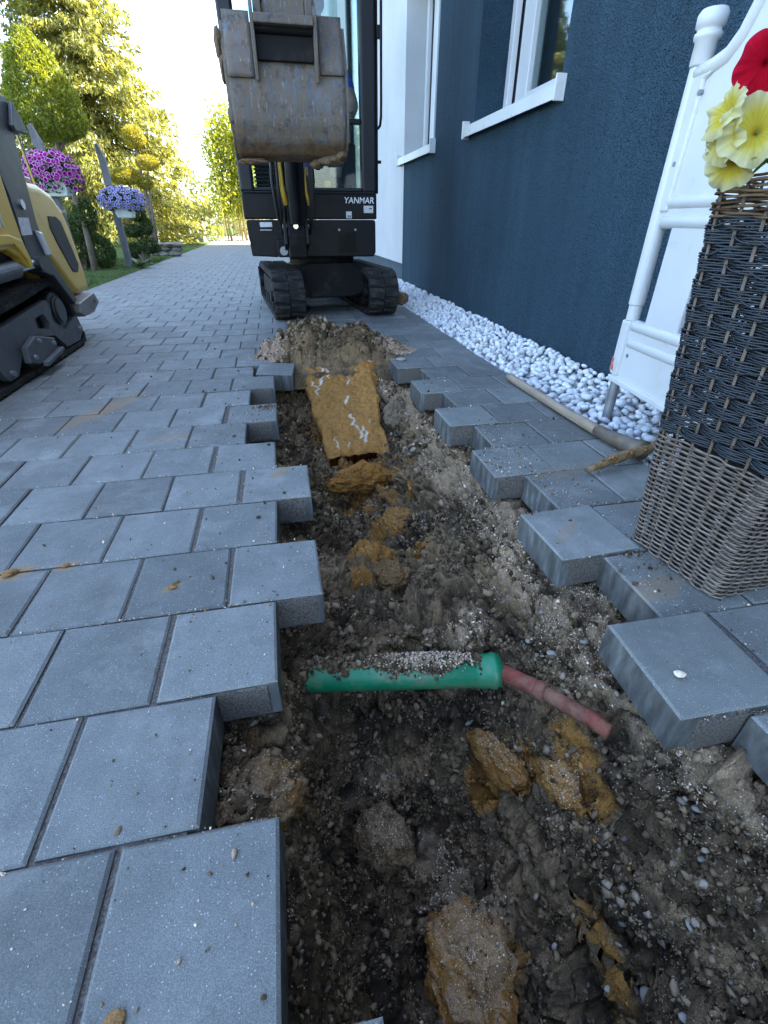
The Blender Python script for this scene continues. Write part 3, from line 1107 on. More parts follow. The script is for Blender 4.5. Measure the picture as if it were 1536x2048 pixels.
window(W1)
window(W2)
for (ya, yb) in ((2.70, 4.0), (4.80, 6.05)):
    b = MB()
    # drip edge, slightly sloping tray and end caps
    b.prism([(XW - .045, 1.130), (XW - .038, 1.130), (XW - .036, 1.178), (XW + DEP - .05, 1.196), (XW + DEP - .05, 1.204), (XW - .045, 1.188)], ya + .012, yb - .012, 'y')
    sl_ = b.build('sill', M_ALU, house)
    for yy in (ya, yb - .011):
        e = MB()
        e.box(XW - .052, XW + .012, yy, yy + .011, 1.122, 1.222)
        e.build('end_cap', M_ALU, sl_, bevel=.003)

# ================================================================== pipes in the trench
M_GREEN = basic('green_pipe_plastic', (.004, .20, .088), .45, var=.3, vs=10, bump=.3, bs=90, dirt=.5, dcol=(.22, .17, .10), ds=10)
M_RED = basic('red_clay_pipe', (.17, .038, .023), .85, var=.5, vs=30, bump=1.0, bs=90, dirt=.62, dcol=(.20, .12, .07), ds=14)
ga0, ga1 = Vector((-.10, .728, -.236)), Vector((.352, .652, -.236))
root = thing('green_pipe', (.15, .70, -.29), 'green plastic drain pipe crossing the trench, half covered with grit', 'pipe')
b = MB()
b.cyl(ga0, ga1, .036, n=36)
b.build('pipe_barrel', M_GREEN, root, smooth=False, bevel=.001).data.polygons.foreach_set('use_smooth', [True] * 38)
ax_ = (ga1 - ga0).normalized()
b = MB()
pth = [ga1 - ax_ * .012, ga1, ga1 + ax_ * .004, ga1 + ax_ * .028, ga1 + ax_ * .030, ga1 + ax_ * .040, ga1 + ax_ * .042, ga1 + ax_ * .05]
b.tube(pth, [.0364, .0368, .0385, .0385, .0408, .0408, .0385, .037], 36)
b.build('pipe_socket', M_GREEN, root, smooth=True)
root = thing('red_pipe', (.45, .53, -.22), 'rusty red pipe running down the slope from the green pipe', 'pipe')
b = MB()
def on_base(x, y, up):
    return Vector((x, y, float(soil_base(np.array([x]), np.array([y]))[0]) + up))


def seg(a_, b_, n=5, wob_=.0):
    return [a_.lerp(b_, i / n) + Vector((random.uniform(-wob_, wob_), random.uniform(-wob_, wob_), random.uniform(-wob_, wob_))) for i in range(n + 1)]


b.tube(seg(RP[0], RP[1], 8, .0008), [.0165, .0178, .0182, .0186, .018, .0184, .0182, .0186, .0182], 20)
b.build('pipe_barrel', M_RED, root, smooth=True)
b = MB()
dr_ = (RP[1] - RP[0]).normalized()
b.tube([RP[1] - dr_ * .014, RP[1] - dr_ * .012, RP[1] + dr_ * .006, RP[1] + dr_ * .008], [.0188, .0205, .0205, .018], 20)
b.build('pipe_collar', M_RED, root, smooth=True)
b = MB()
b.tube(seg(RP[1], RP[2], 6, .0008) + [RP[3]], [.0155, .0155, .0158, .0152, .0156, .0155, .0155, .0150], 18)
b.build('pipe_tail', M_RED, root, smooth=True)

# ================================================================== clay slab and lumps
def clay_material():
    t = NT('ochre_clay')
    at = t.n('ShaderNodeVertexColor', _layer_name='Col').outputs['Color']
    wp = t.coord('World')
    c = t.mix(1.0, at, t.ramp(t.noise(wp, 60, 6, .7), [(.3, .62), (.7, 1.35)]), 'MULTIPLY')
    c = t.mix(1.0, c, t.ramp(t.noise(wp, 500, 3), [(.3, .8), (.7, 1.2)]), 'MULTIPLY')
    nm = t.bump(t.noise(wp, 45, 6, .7), .8, .012)
    nm = t.bump(t.noise(wp, 260, 3), .4, .003, nm)
    return t.done(c, .88, 0, nm, .25)


M_CLAY = clay_material()
NS, NTT = 90, 190
S_, T_ = np.meshgrid(np.linspace(0, 1, NS), np.linspace(0, 1, NTT))
s_, t_ = S_.ravel(), T_.ravel()
tt = [0, .25, .45, .65, .85, 1]
wob = lambda sd: .009 * vn(np.stack([t_ * 9, t_ * 0 + sd, t_ * 0], 1), 1, sd) + .008 * vn(np.stack([t_ * 30, t_ * 0 + sd, t_ * 0], 1), 1, sd + 1)
lx = np.interp(t_, tt, [.128, .115, .10, .085, .10, .165]) + wob(3) * np.clip(t_ * 4, .3, 1)
rx = np.interp(t_, tt, [.412, .420, .435, .452, .478, .520]) + wob(5) * np.clip(t_ * 4, .3, 1)
yy = np.interp(t_, [0, 1], [1.86, 2.69]) + .02 * s_
zz = np.interp(t_, [0, .12, .8, 1], [-.250, -.222, -.052, .012])
xx = lx * (1 - s_) + rx * s_
q = np.stack([xx, yy, zz], 1)
edge = np.minimum(np.minimum(s_, 1 - s_) / .035, np.minimum(t_, 1 - t_) / .012).clip(0, 1)
steps = fbm(q, 10, 82, 3)
zz = zz + .012 * (1 - np.abs(fbm(q, 13, 81, 3))) + .007 * np.tanh(6 * steps) + .008 * dome(worley(q, 38, 5)[0]) + .006 * fbm(q, 60, 83, 3) - .018 * (1 - edge ** .5) + .022 * blob(s_, t_, .35, .97, .3, .06) + .015 * blob(s_, t_, .85, .8, .1, .2)
yy = yy + .010 * vn(np.stack([s_ * 12, t_ * 0, t_ * 0], 1), 1, 9) * np.clip(1 - t_ * 6, 0, 1)
top_v = np.stack([xx, yy, zz], 1)
bot = top_v.copy()
bot[:, 2] -= .045
bot[:, 1] += .004
bot[:, 0] = bot[:, 0] * .94 + .25 * .06
va = np.concatenate([top_v, bot])
ii = np.arange(NS * NTT).reshape(NTT, NS)
fq = [np.stack([ii[:-1, :-1].ravel(), ii[:-1, 1:].ravel(), ii[1:, 1:].ravel(), ii[1:, :-1].ravel()], 1)]
for ring in (ii[0, :], ii[-1, :], ii[:, 0], ii[:, -1]):
    fq.append(np.stack([ring[:-1], ring[1:], ring[1:] + NS * NTT, ring[:-1] + NS * NTT], 1))
n2 = NS * NTT
fq.append(fq[0] + n2)
cl = np.array([.31, .150, .038])[None] * (1 + .25 * fbm(q, 8, 91, 4))[:, None]
org = np.clip((fbm(q, 9, 92, 4) + .5 * (t_ - .75)) / .25, 0, 1)[:, None] * np.clip((t_ - .55) * 3, 0, 1)[:, None]
cl = cl * (1 - org) + np.array([.33, .115, .02]) * org
# pale lime veins running down the slab
vein = np.zeros_like(s_)
for (c0, w0, ta, tb, sd) in ((.20, .020, .62, .86, 1), (.14, .016, .5, .70, 2), (.32, .010, .68, .80, 3), (.60, .013, .60, .72, 4), (.50, .022, .42, .50, 5), (.58, .026, .12, .34, 6), (.66, .020, .05, .22, 7),
                             (.22, .012, .02, .16, 8), (.34, .010, .03, .10, 9), (.80, .010, .20, .27, 11), (.85, .03, .80, .92, 12), (.3, .05, .93, .99, 13), (.55, .04, .95, 1.0, 14)):
    cc = c0 + .045 * vn(np.stack([t_ * 26, t_ * 0 + sd, t_ * 0], 1), 1, sd) + .02 * vn(np.stack([t_ * 90, t_ * 0 + sd, t_ * 0], 1), 1, sd + 40) + (t_ - ta) * .18 * (1 if sd % 2 else -.5)
    m_ = np.clip(1.2 - np.abs(s_ - cc) / (w0 * 1.7 * (.5 + .6 * (vn(np.stack([t_ * 50, t_ * 0, t_ * 0 + sd], 1), 1, sd) + 1) / 2)), 0, 1)
    vein = np.maximum(vein, m_ * np.clip((t_ - ta) / .02, 0, 1) * np.clip((tb - t_) / .02, 0, 1))
vein = np.clip(vein * 1.5 - .55 * (fbm(q, 70, 98, 3) + 1) / 2 - .25 * (vn(q, 240, 99) + 1) / 2, 0, 1)[:, None] * .75
cl = cl * (1 - vein) + np.array([.62, .57, .48]) * vein
cv = np.concatenate([cl, np.tile(np.array([[.30, .12, .025]]), (n2, 1))])
slab = link_mesh('clay_slab', np_mesh('clay_slab', va, np.concatenate(fq), M_CLAY, True, cv))
tag(slab, 'large tilted slab of ochre clay with white veins in the far trench', 'clay slab')


LUMPS = []


def lump(name, loc, size, seed, label, cat, col=(.30, .17, .06), rough=.3, facet=.25, rot=0.0, speck=.0):
    V, Fc = ICO5
    cc = np.array(col)[None] * (1 + .45 * fbm(V + seed, 2.5, seed, 5))[:, None]
    if speck:
        k = np.clip((fbm(V + seed, 4, seed + 3, 4) + V[:, 2] * .5 - .15) / .25, 0, 1)[:, None] * speck
        cc = cc * (1 - k) + np.array([.40, .30, .20]) * k
    me = rock_mesh(name, M_SOIL, size, seed, rough, 5, facet, cc)
    co_ = np.empty(len(V) * 3, dtype=np.float32)
    me.vertices.foreach_get('co', co_)
    co_ = co_.reshape(-1, 3).astype(np.float64)
    pp_ = co_ + np.asarray(loc)
    dd_ = co_ / np.maximum(np.linalg.norm(co_, axis=1), 1e-6)[:, None]
    rag = min(1.0, max(size) / .075)
    pw_ = pp_ + .010 * np.stack([fbm(pp_, 22, 3, 2), fbm(pp_, 22, 4, 2), fbm(pp_, 22, 5, 2)], 1)
    co_ = co_ + dd_ * (rag * (.024 * fbm(pp_, 16, seed, 3) + .016 * dome(worley(pw_, 30, seed)[0]) + .009 * dome(worley(pw_, 75, seed)[0]) + .0045 * dome(worley(pw_, 170, seed)[0]) + .003 * fbm(pp_, 150, seed + 2, 2) - .018))[:, None]
    me.vertices.foreach_set('co', co_.astype(np.float32).ravel())
    me.update()
    LUMPS.append((co_ @ np.array([[math.cos(rot), math.sin(rot), 0], [-math.sin(rot), math.cos(rot), 0], [0, 0, 1]]) + np.asarray(loc), dd_, speck))
    o = link_mesh(name, me)
    o.location = loc
    o.rotation_euler = (0, 0, rot)
    WORLD[o.name] = Matrix.Translation(Vector(loc)) @ Matrix.Rotation(rot, 4, 'Z')
    return tag(o, label, cat)


lump('clay_block', (.262, 1.735, -.290), (.160, .075, .072), 31, 'smaller broken clay block just below the big ochre slab', 'clay block', (.26, .115, .026), .3, .3, .05)
lump('clay_lump', (.220, .255, -.585), (.070, .105, .075), 35, 'ochre clay lump capped with pale grit in the trench bottom', 'clay lump', (.26, .125, .034), .35, .15, .25, .40)
lump('clay_lump', (.105, .505, -.575), (.055, .065, .07), 36, 'dark gritty earth lump left of centre below the green pipe', 'clay lump', (.15, .095, .045), .35, .15, .3, .3)
lump('clay_lump', (-.118, .455, -.215), (.055, .055, .080), 37, 'ochre lump in the notch under the left paving edge', 'clay lump', (.21, .11, .036), .35, .15, 0, .4)
lump('clay_lump', (.385, .545, -.415), (.032, .080, .05), 38, 'orange clay ridge just below the joint of the two pipes', 'clay lump', (.27, .125, .03), .35, .15, .5, .2)
lump('clay_lump', (.455, .425, -.345), (.028, .055, .05), 39, 'ochre clay lump below the end of the red pipe', 'clay lump', (.27, .13, .034), .35, .15, .2, .15)
lump('clay_lump', (.200, 1.185, -.285), (.075, .060, .030), 40, 'flat ochre clay lump in mid trench beyond the pipes', 'clay lump', (.25, .13, .04), .3, .2, .4)
lump('clay_lump', (.250, 1.065, -.275), (.060, .045, .032), 41, 'brown clay lump in mid trench nearest the green pipe', 'clay lump', (.17, .10, .042), .35, .2, 1.0)
lump('clay_lump', (.345, 1.375, -.285), (.060, .07, .03), 42, 'ochre clay lump at the right foot of the clay block', 'clay lump', (.25, .125, .036), .35, .2, .1)
lump('field_stone', (.475, 2.09, -.15), (.055, .06, .06), 44, 'brown field stone wedged beside the right of the clay slab', 'stone', (.18, .135, .09), .25, .4, .2)

# chips and crumbs resting on the lumps
pg, pc = [], []
for (co_, dd_, sp_) in LUMPS:
    upf = np.clip(dd_[:, 2] - .15, 0, 1) ** 1.2
    if sp_ > .1:
        k = RNG.choice(len(co_), size=int(2200 * sp_), p=upf / upf.sum())
        pg.append(co_[k])
    k = RNG.choice(len(co_), size=30, p=(upf + .05) / (upf + .05).sum())
    pc.append(co_[k])
pg, pc = np.concatenate(pg), np.concatenate(pc)
stuff('lump_grit', scatter(OCT, pg, RNG.uniform(.0009, .0024, len(pg)), .4, (1, .7, .5), mat=M_GRIT, name='lump_grit'), trench)
stuff('lump_crumbs', scatter(ICO1, pc, RNG.uniform(.0015, .005, len(pc)), .45, (1, .8, .6), mat=M_CRUMB, name='lump_crumbs'), trench)

# crumbs that slid onto the green pipe
n = 2200
s = RNG.uniform(.05, .46, n)
an = RNG.normal(1.92, .34, n)
prf = .6 + .9 * np.sin(s * 40) * np.sin(s * 17 + 1)
ctr = np.array(ga0)[None] + np.array(ax_)[None] * s[:, None] * 1.0
side = np.array(ax_.cross(Vector((0, 0, 1))).normalized())
side = side if side[1] > 0 else -side
an = an - .42 * prf
pp = ctr + .038 * (np.cos(np.pi - an)[:, None] * side[None] + np.sin(an)[:, None] * np.array([[0, 0, 1.]]))
o = stuff('crumbs_on_pipe', scatter(ICO1, pp, np.clip(.003 + RNG.pareto(2.5, n) * .002, .002, .011), .35, (1, .8, .6), mat=M_CRUMB, name='crumbs_on_pipe'), trench)
n = 1500
s = np.clip(RNG.normal(.34, .06, n), .1, .44)
an = RNG.normal(1.95, .42, n)
ctr = np.array(ga0)[None] + np.array(ax_)[None] * s[:, None]
pp = ctr + (.037 + RNG.uniform(0, .008, n))[:, None] * (np.cos(np.pi - an)[:, None] * side[None] + np.sin(an)[:, None] * np.array([[0, 0, 1.]]))
stuff('grit_on_pipe', scatter(OCT, pp, RNG.uniform(.0016, .0045, n), .4, (1, .75, .5), mat=M_GRIT, name='grit_on_pipe'), trench)

# ================================================================== heap at the trench head
hx, hy = np.meshgrid(np.linspace(-.22, .80, 190), np.linspace(2.40, 3.22, 150))
x_, y_ = hx.ravel(), hy.ravel()
q = np.stack([x_, y_, x_ * 0], 1)
hh = .150 * blob(x_, y_, .26, 2.80, .30, .17) + .085 * blob(x_, y_, .09, 2.76, .10, .12) + .05 * blob(x_, y_, .46, 2.80, .12, .14) + .05 * blob(x_, y_, -.06, 2.72, .10, .12) + .045 * blob(x_, y_, .63, 2.72, .09, .10) - .048
hh = hh + .10 * blob(x_, y_, .22, 2.64, .24, .07)
q = np.stack([x_, y_, hh], 1)
qw = q + .012 * np.stack([fbm(q, 18, 201, 2), fbm(q, 18, 202, 2), fbm(q, 18, 204, 2)], 1)
k1, j1 = worley(qw, 15, 401)
k2, j2 = worley(qw, 36, 411)
k3, j3 = worley(qw, 90, 421)
hh = hh + (.03 * fbm(q, 9, 5, 3) + .045 * dome(k1) * np.clip(j1 * 1.5 + .4, 0, 1) + .018 * dome(k2) + .007 * dome(k3) - .022) * np.clip((hh + .045) * 14, 0, 1)
floor_ = np.where(y_ < 2.73, soil_base(x_, y_) - .03, -.05)
hh = np.maximum(hh, np.where((x_ > -.09) & (x_ < .57), floor_, -.05))
hh = np.where((hh < -.045) & (y_ < 2.71), hh - .05, hh)
f1 = np.clip(.5 + fbm(q, 12, 71, 4), 0, 1)[:, None]
hc = (np.array([.07, .048, .028]) * (1 - f1) + np.array([.21, .140, .074]) * f1) * (1 + .3 * j2)[:, None]
sand = np.clip(np.maximum(blob(x_, y_, -.08, 2.70, .10, .12), blob(x_, y_, .63, 2.72, .12, .11)) * 1.5 + .4 * fbm(q, 20, 9, 3) - .4, 0, 1)[:, None]
hc = hc * (1 - sand) + np.array([.36, .25, .17]) * sand
me = np_mesh('heap_body', np.stack([x_, y_, hh], 1), np.stack([np.arange(190 * 150).reshape(150, 190)[:-1, :-1].ravel(), np.arange(190 * 150).reshape(150, 190)[:-1, 1:].ravel(), np.arange(190 * 150).reshape(150, 190)[1:, 1:].ravel(), np.arange(190 * 150).reshape(150, 190)[1:, :-1].ravel()], 1), M_SOIL, True, hc)
heap = thing('soil_heap', (.26, 2.8, 0), 'low heap of crumbly brown soil at the far end of the trench', 'soil heap')
link_mesh('heap_body', me, heap)
w = np.clip(hh + .03, 0, 1) ** .7
k = RNG.choice(len(w), size=2600, p=w / w.sum())
pp = np.stack([x_[k], y_[k], hh[k]], 1) + RNG.uniform(-.004, .004, (2600, 3))
sz = np.clip(.003 + RNG.pareto(2.0, 2600) * .003, .002, .016)
pp[:, 2] += sz * .3
stuff('heap_crumbs', scatter(ICO1, pp, sz, .45, (1, .9, .75), mat=M_CRUMB, name='heap_crumbs'), heap)
w = sand[:, 0] * (hh > -.03) + 1e-9
k = RNG.choice(len(w), size=2600, p=w / w.sum())
pp = np.stack([x_[k], y_[k], np.maximum(hh[k], -.0)], 1)
stuff('heap_sand', scatter(OCT, pp, RNG.uniform(.003, .008, 2600), .35, (1, .8, .7), mat=island_mat('buff_sand', [(0, (.28, .18, .12)), (.6, (.42, .30, .21)), (1, (.55, .44, .34))]), name='heap_sand'), heap)
for (x, y, z, s, sd) in ((.10, 2.76, .105, .055, 3), (.42, 2.74, .080, .06, 4), (.30, 2.80, .085, .04, 6), (.20, 2.68, .05, .035, 8), (.03, 2.70, .05, .03, 12)):
    V, Fc = ICO3
    cc = np.array([.28, .18, .09])[None] * (1 + .3 * fbm(V + sd, 2, sd, 3))[:, None]
    o = link_mesh('clod', rock_mesh('clod', M_CLAY, (s, s * .9, s * .85), sd, .35, 3, .2, cc), heap)
    o.matrix_parent_inverse = Matrix.Translation(-Vector((.26, 2.8, 0)))
    o.location = (x, y, z)

# loose stones of the broken edge
lp = put_paver(-.150, .034, 10, True, dx=0, dy=.015, rz=-.10, rx=.03, ry=.05, dz=.004)
lp.parent = None
tag(lp, 'loose grey paver tilted and shifted at the far left trench edge', 'paver')
lp.name = 'loose_paver'
b = rock_mesh('cobble', M_PEBG, (.030, .020, .010), 77, .1, 3)
o = link_mesh('flat_stone', b)
o.location = (.60, 2.47, .010)
tag(o, 'flat pale grey stone lying on the right trench edge near the heap', 'stone')

# ================================================================== barrier
M_BARR = basic('white_barrier_plastic', (.56, .57, .56), .45, var=.05, vs=6, bump=.1, bs=40, dirt=.18, dcol=(.42, .38, .31), ds=10)
M_STEEL = basic('galvanised_steel', (.28, .30, .32), .5, .7, var=.2, vs=15, bump=.1, dirt=.3, dcol=(.2, .18, .15))
M_REDM = basic('red_scrape', (.40, .13, .13), .7, var=.4, vs=90)
BP = Vector((1.164, 1.481, 0))
ba = R(5)
E1 = Vector((-math.sin(ba), -math.cos(ba), 0))
E2 = Vector((math.cos(ba), -math.sin(ba), 0))
BX = Matrix(((E1.x, E2.x, 0, BP.x), (E1.y, E2.y, 0, BP.y), (0, 0, 1, 0), (0, 0, 0, 1)))
barrier = thing('roadwork_barrier', BP, 'white plastic roadwork barrier standing between the wall and the wicker planter', 'barrier')


def bmb():
    m = MB()
    m.X = BX
    return m


LB = 1.35
b = bmb()
b.tube([(0, 0, .40), (0, 0, .62), (0, 0, .985)], [.025, .025, .023], 20)
b.cyl((0, 0, .352), (0, 0, .40), .0215, n=20)
b.build('end_post', M_BARR, barrier, smooth=False, bevel=.003)
b = bmb()
b.lathe([(.024, .985), (.027, .99), (.027, 1.035), (.033, 1.040), (.033, 1.050), (.029, 1.053), (.029, 1.058), (.035, 1.062), (.036, 1.085), (.030, 1.095), (.012, 1.098)], (0, 0, 0), 24)
b.build('post_cap', M_BARR, barrier, smooth=True)
b = bmb()
b.cyl((0, 0, -.05), (0, 0, .16), .0175, n=18)
b.build('foot_pin', M_STEEL, barrier, smooth=False, bevel=.002)
topline = [(.0, .982), (.06, .985), (.115, .998), (.150, 1.028), (.175, 1.075), (.20, 1.115), (.245, 1.135), (LB - .2, 1.135), (LB, 1.0)]
b = bmb()
b.prism([(.012, .675), (LB, .675)] + topline[::-1][:-1] + [(.012, .978)], -.010, .010, 'y')
b.build('top_panel', M_BARR, barrier)
b = bmb()
b.tube([(s, 0, z - .012) for s, z in topline], [.0215] * len(topline), 14)
b.build('top_rail', M_BARR, barrier, smooth=True)
b = bmb()
b.prism([(.0, .66), (.050, .66), (.058, .95), (.09, .965), (.0, .965)], -.019, .019, 'y')
b.build('side_border', M_BARR, barrier, bevel=.006)
for z in (.683, .636):
    b = bmb()
    b.tube([(.022, 0, z), (.035, 0, z), (LB, 0, z)], [.006, .0195, .0195], 14)
    b.build('middle_rail', M_BARR, barrier, smooth=True)
b = bmb()
b.box(.02, LB, -.012, .012, .645, .675)
b.build('rail_web', M_BARR, barrier)
for s0 in (.085, .42, .75, 1.08):
    b = bmb()
    b.box(s0, s0 + .16, -.011, .011, .345, .63)
    b.build('slat', M_BARR, barrier, bevel=.005)
for z in (.338, .285):
    b = bmb()
    b.tube([(.012, 0, z), (.028, 0, z), (LB, 0, z)], [.008, .0195, .0195], 14)
    b.build('lower_rail', M_BARR, barrier, smooth=True)
b = bmb()
b.prism([(-.022, .150), (LB, .120), (LB, .352), (-.022, .352)], -.013, .013, 'y')
b.build('bottom_panel', M_BARR, barrier, bevel=.005)
b = bmb()
b.prism([(-.024, .146), (LB, .116), (LB, .134), (-.024, .166)], -.024, .024, 'y')
b.build('bottom_flange', M_BARR, barrier, bevel=.004)
b = bmb()
b.box(-.025, .02, -.021, .021, .17, .352)
b.build('side_border', M_BARR, barrier, bevel=.006)
for (s, z) in ((.045, .245), (.055, .925), (.03, .775)):
    b = bmb()
    b.cyl((s, -.0145 if z < .5 else -.0205, z), (s, .014, z), .0065, n=14)
    b.build('rivet_hole', M_STEEL, barrier)
b = bmb()
b.prism([(-.0255, .178), (-.012, .186), (-.004, .181), (-.008, .200), (-.014, .207), (-.012, .226), (-.020, .219), (-.0255, .228)], -.0222, -.0206, 'y')
b.build('paint_scrape', M_REDM, barrier)

# ================================================================== wicker planter
M_WBLK = basic('black_wicker', (.014, .019, .024), .45, var=.3, vs=30, bump=.1, bs=200)
M_WBRN = NT('brown_wicker')
t = M_WBRN
co = t.coord('World')
sx = t.n('ShaderNodeSeparateXYZ', Vector=co)
c = t.ramp(t.noise(co, 60, 5), [(.3, (.075, .058, .046)), (.7, (.21, .172, .14))])
rn = t.n('ShaderNodeNewGeometry').outputs['Random Per Island']
c = t.mix(1.0, c, t.ramp(rn, [(0, .75), (1, 1.2)]), 'MULTIPLY')
M_WBRN = t.done(c, .55, 0, t.bump(t.noise(co, 400, 2), .2, .001), .4)
M_WRIM = island_mat('rim_wicker', [(0, (.05, .03, .018)), (.6, (.13, .085, .05)), (1, (.22, .16, .10))], .6, .3, 200)
M_STAKE = basic('brown_stake', (.12, .085, .06), .6, var=.3, vs=40)
M_POT = basic('dark_inner_pot', (.015, .013, .012), .8)
PC = Vector((.880, .668, 0))
PU, PW = Vector((.098, -.995, 0)), Vector((.995, .098, 0))
A0, A1, PH = .1125, .153, .70
planter = thing('wicker_planter', PC, 'tall square wicker planter, grey below and black above, beside the white barrier', 'planter')


def half(z):
    return A0 + (A1 - A0) * z / PH


def ring_pt(s, z, off=0.0):
    """s in 0..4 along the four sides, rounded corners"""
    a = half(z) + off
    rc = .028
    k = int(s) % 4
    f = s - int(s)
    L = 2 * a
    d = f * L
    # local frame of side k : start corner -> direction
    dirs = [(PU, -PW), (PW, PU), (-PU, PW), (-PW, -PU)]
    dr, out = dirs[k]
    p = PC + out * a + dr * (d - a)
    e = min(d, L - d)
    if e < rc:
        inset = rc - math.sqrt(max(0, rc * rc - (rc - e) ** 2))
        p = p - out * inset
    return Vector((p.x, p.y, z)), out


def strand(b, z, r, amp, nst, phase, flat=1.0, zamp=0.0, zph=0.0, n=6, npts=176, zoff=None):
    path = []
    for i in range(npts + 1):
        s = 4 * i / npts
        if s >= 4:
            s = 0
        w = math.sin(math.pi * (s * nst + phase))
        w2 = math.copysign(abs(w) ** .7, w)
        zz = z + zamp * math.sin(math.pi * (s * nst * .5 + zph)) + .0006 * math.sin(i * .9 + z * 900)
        p, _ = ring_pt(s, max(.002, zz), amp * w2)
        p.z = max(.002, zz)
        path.append(p)
    b.tube(path, r, n, caps=False, flat=flat)


b = MB()
z, row = .004, 0
while z < .272:
    strand(b, z, .0022, .0042, 8, row % 2, n=6)
    z += .0052
    row += 1
o = b.build('lower_weave', M_WBRN, planter, smooth=True, fix=False)
o['kind'] = 'stuff'
b = MB()
z, row = .280, 0
while z < .640:
    for k in range(5):
        strand(b, z + k * .0040, .0019, .0040, 7, row % 2 + .05 * k, n=5, npts=168)
    # single canes that cross from one bundle to the next
    strand(b, z + .013, .0016, .0052, 7, row % 2 + .5, zamp=.0115, zph=row % 2 + .3, n=5, npts=168)
    z += .0205
    row += 1
o = b.build('upper_weave', M_WBLK, planter, smooth=True, fix=False)
o['kind'] = 'stuff'
b = MB()
z, row = .644, 0
while z < PH:
    strand(b, z, .0021, .0040, 6, row % 2 * 1.0 + .15 * (row % 3), zamp=.0022, zph=row * .37, n=5, npts=128)
    z += .0052
    row += 1
o = b.build('rim_weave', M_WRIM, planter, smooth=True, fix=False)
o['kind'] = 'stuff'
for k in range(4):
    for i in range(7):
        for d in (-.03, .03):
            s = k + (i + .5 + d) / 7
            b = MB()
            p0, _ = ring_pt(s, .002)
            p1, _ = ring_pt(s, PH)
            b.cyl(p0, p1, .0019, n=6)
            b.build('stake', M_STAKE, planter, smooth=True)
b = MB()
b.lathe([(.085, .30), (.098, .60), (.106, .675), (.101, .675), (.095, .66), (.0, .655)], (PC.x, PC.y, 0), 24)
b.build('inner_pot', M_POT, planter, smooth=False)
b = MB()
a_ = half(0) - .024
b.prism([tuple((PC + PU * (a_ * i) + PW * (a_ * j))[:2]) for i, j in ((-1, -1), (1, -1), (1, 1), (-1, 1))], .01, .285, 'z')
b.build('liner', M_POT, planter)

# ---- petunias in the planter
def petal_mat(name, centre, mid_, rim, r0=.25, r1=.7):
    t = NT(name)
    at = t.n('ShaderNodeVertexColor', _layer_name='Col')
    sp = t.n('ShaderNodeSeparateColor', Color=at.outputs['Color'])
    c = t.ramp(sp.outputs[0], [(0, centre), (r0, mid_), (r1, mid_), (.93, rim), (1, rim)])
    an = t.n('ShaderNodeTexWave', _wave_type='RINGS', Scale=0.0)
    c = t.mix(t.math('MULTIPLY', sp.outputs[1], .45), c, tuple(v * .5 for v in mid_))
    d = t.n('ShaderNodeBsdfDiffuse', Color=c)
    tr = t.n('ShaderNodeBsdfTranslucent', Color=c)
    mx = t.n('ShaderNodeMixShader', i0=.35, i1=d.outputs[0], i2=tr.outputs[0])
    t.link(mx.outputs[0], t.out.inputs['Surface'])
    return t.m


def petunia_mesh(name, mat, seed, nr=12, na=80, ruffle=.10, depth=.6):
    """funnel with five ruffled lobes, radius 1, opening towards +z"""
    rg = np.random.default_rng(seed)
    ph = rg.uniform(0, 6.3, 4)
    v, c = [], []
    for i in range(nr + 1):
        f = i / nr
        for k in range(na):
            a = 2 * math.pi * k / na
            lobe = 1 - .13 * f * abs(math.cos(2.5 * a + ph[0])) ** 3
            r = (.004 + .996 * f ** 1.15) * lobe
            zz = -depth * (1 - f) ** 2.2 + ruffle * f ** 3 * (math.sin(5 * a + ph[1]) + .7 * math.sin(9 * a + ph[2]) + .45 * math.sin(17 * a + ph[3])) - .12 * f ** 4
            v.append((r * math.cos(a), r * math.sin(a), zz))
            vein_ = max(0, math.cos(20 * a + ph[3])) ** 4 * (1 - f * .8)
            c.append((f, vein_, 0))
    fs = [(i * na + k, i * na + (k + 1) % na, (i + 1) * na + (k + 1) % na, (i + 1) * na + k) for i in range(nr) for k in range(na)]
    return np_mesh(name, np.array(v), np.array(fs), mat, True, np.array(c))


def leaf_mesh(name, mat, n=7, wid=.42, droop=.35, fold=.25):
    v, f = [], []
    for i in range(n + 1):
        t_ = i / n
        w = wid * math.sin(math.pi * min(1, t_ * .96 + .04)) ** .8 * (1 - .15 * t_)
        z0 = -droop * t_ ** 2
        v += [(t_, -w / 2, z0 + fold * w * .5), (t_, 0, z0), (t_, w / 2, z0 + fold * w * .5)]
    for i in range(n):
        for k in (0, 1):
            f.append((i * 3 + k, i * 3 + k + 1, i * 3 + 3 + k + 1, i * 3 + 3 + k))
    return np_mesh(name, np.array(v), np.array(f), mat, True)


M_YPET = petal_mat('yellow_petal', (.50, .24, .004), (.55, .46, .06), (.60, .58, .34), .26, .5)
M_RPET = petal_mat('red_petal', (.10, .0, .004), (.40, .006, .02), (.46, .01, .035))
M_PLEAF = leaf_mat('petunia_leaf', (.03, .075, .012), (.09, .17, .03), .35)
M_PSTEM = basic('petunia_stem', (.10, .16, .04), .6)
plant = thing('petunia_plant', (PC.x, PC.y, .68), 'pale yellow and red petunias growing out of the wicker planter', 'flowers')
YM = [petunia_mesh('flower', M_YPET, 5 + i, ruffle=.12) for i in range(4)]
RM = [petunia_mesh('flower', M_RPET, 25 + i, ruffle=.13, depth=.35) for i in range(2)]


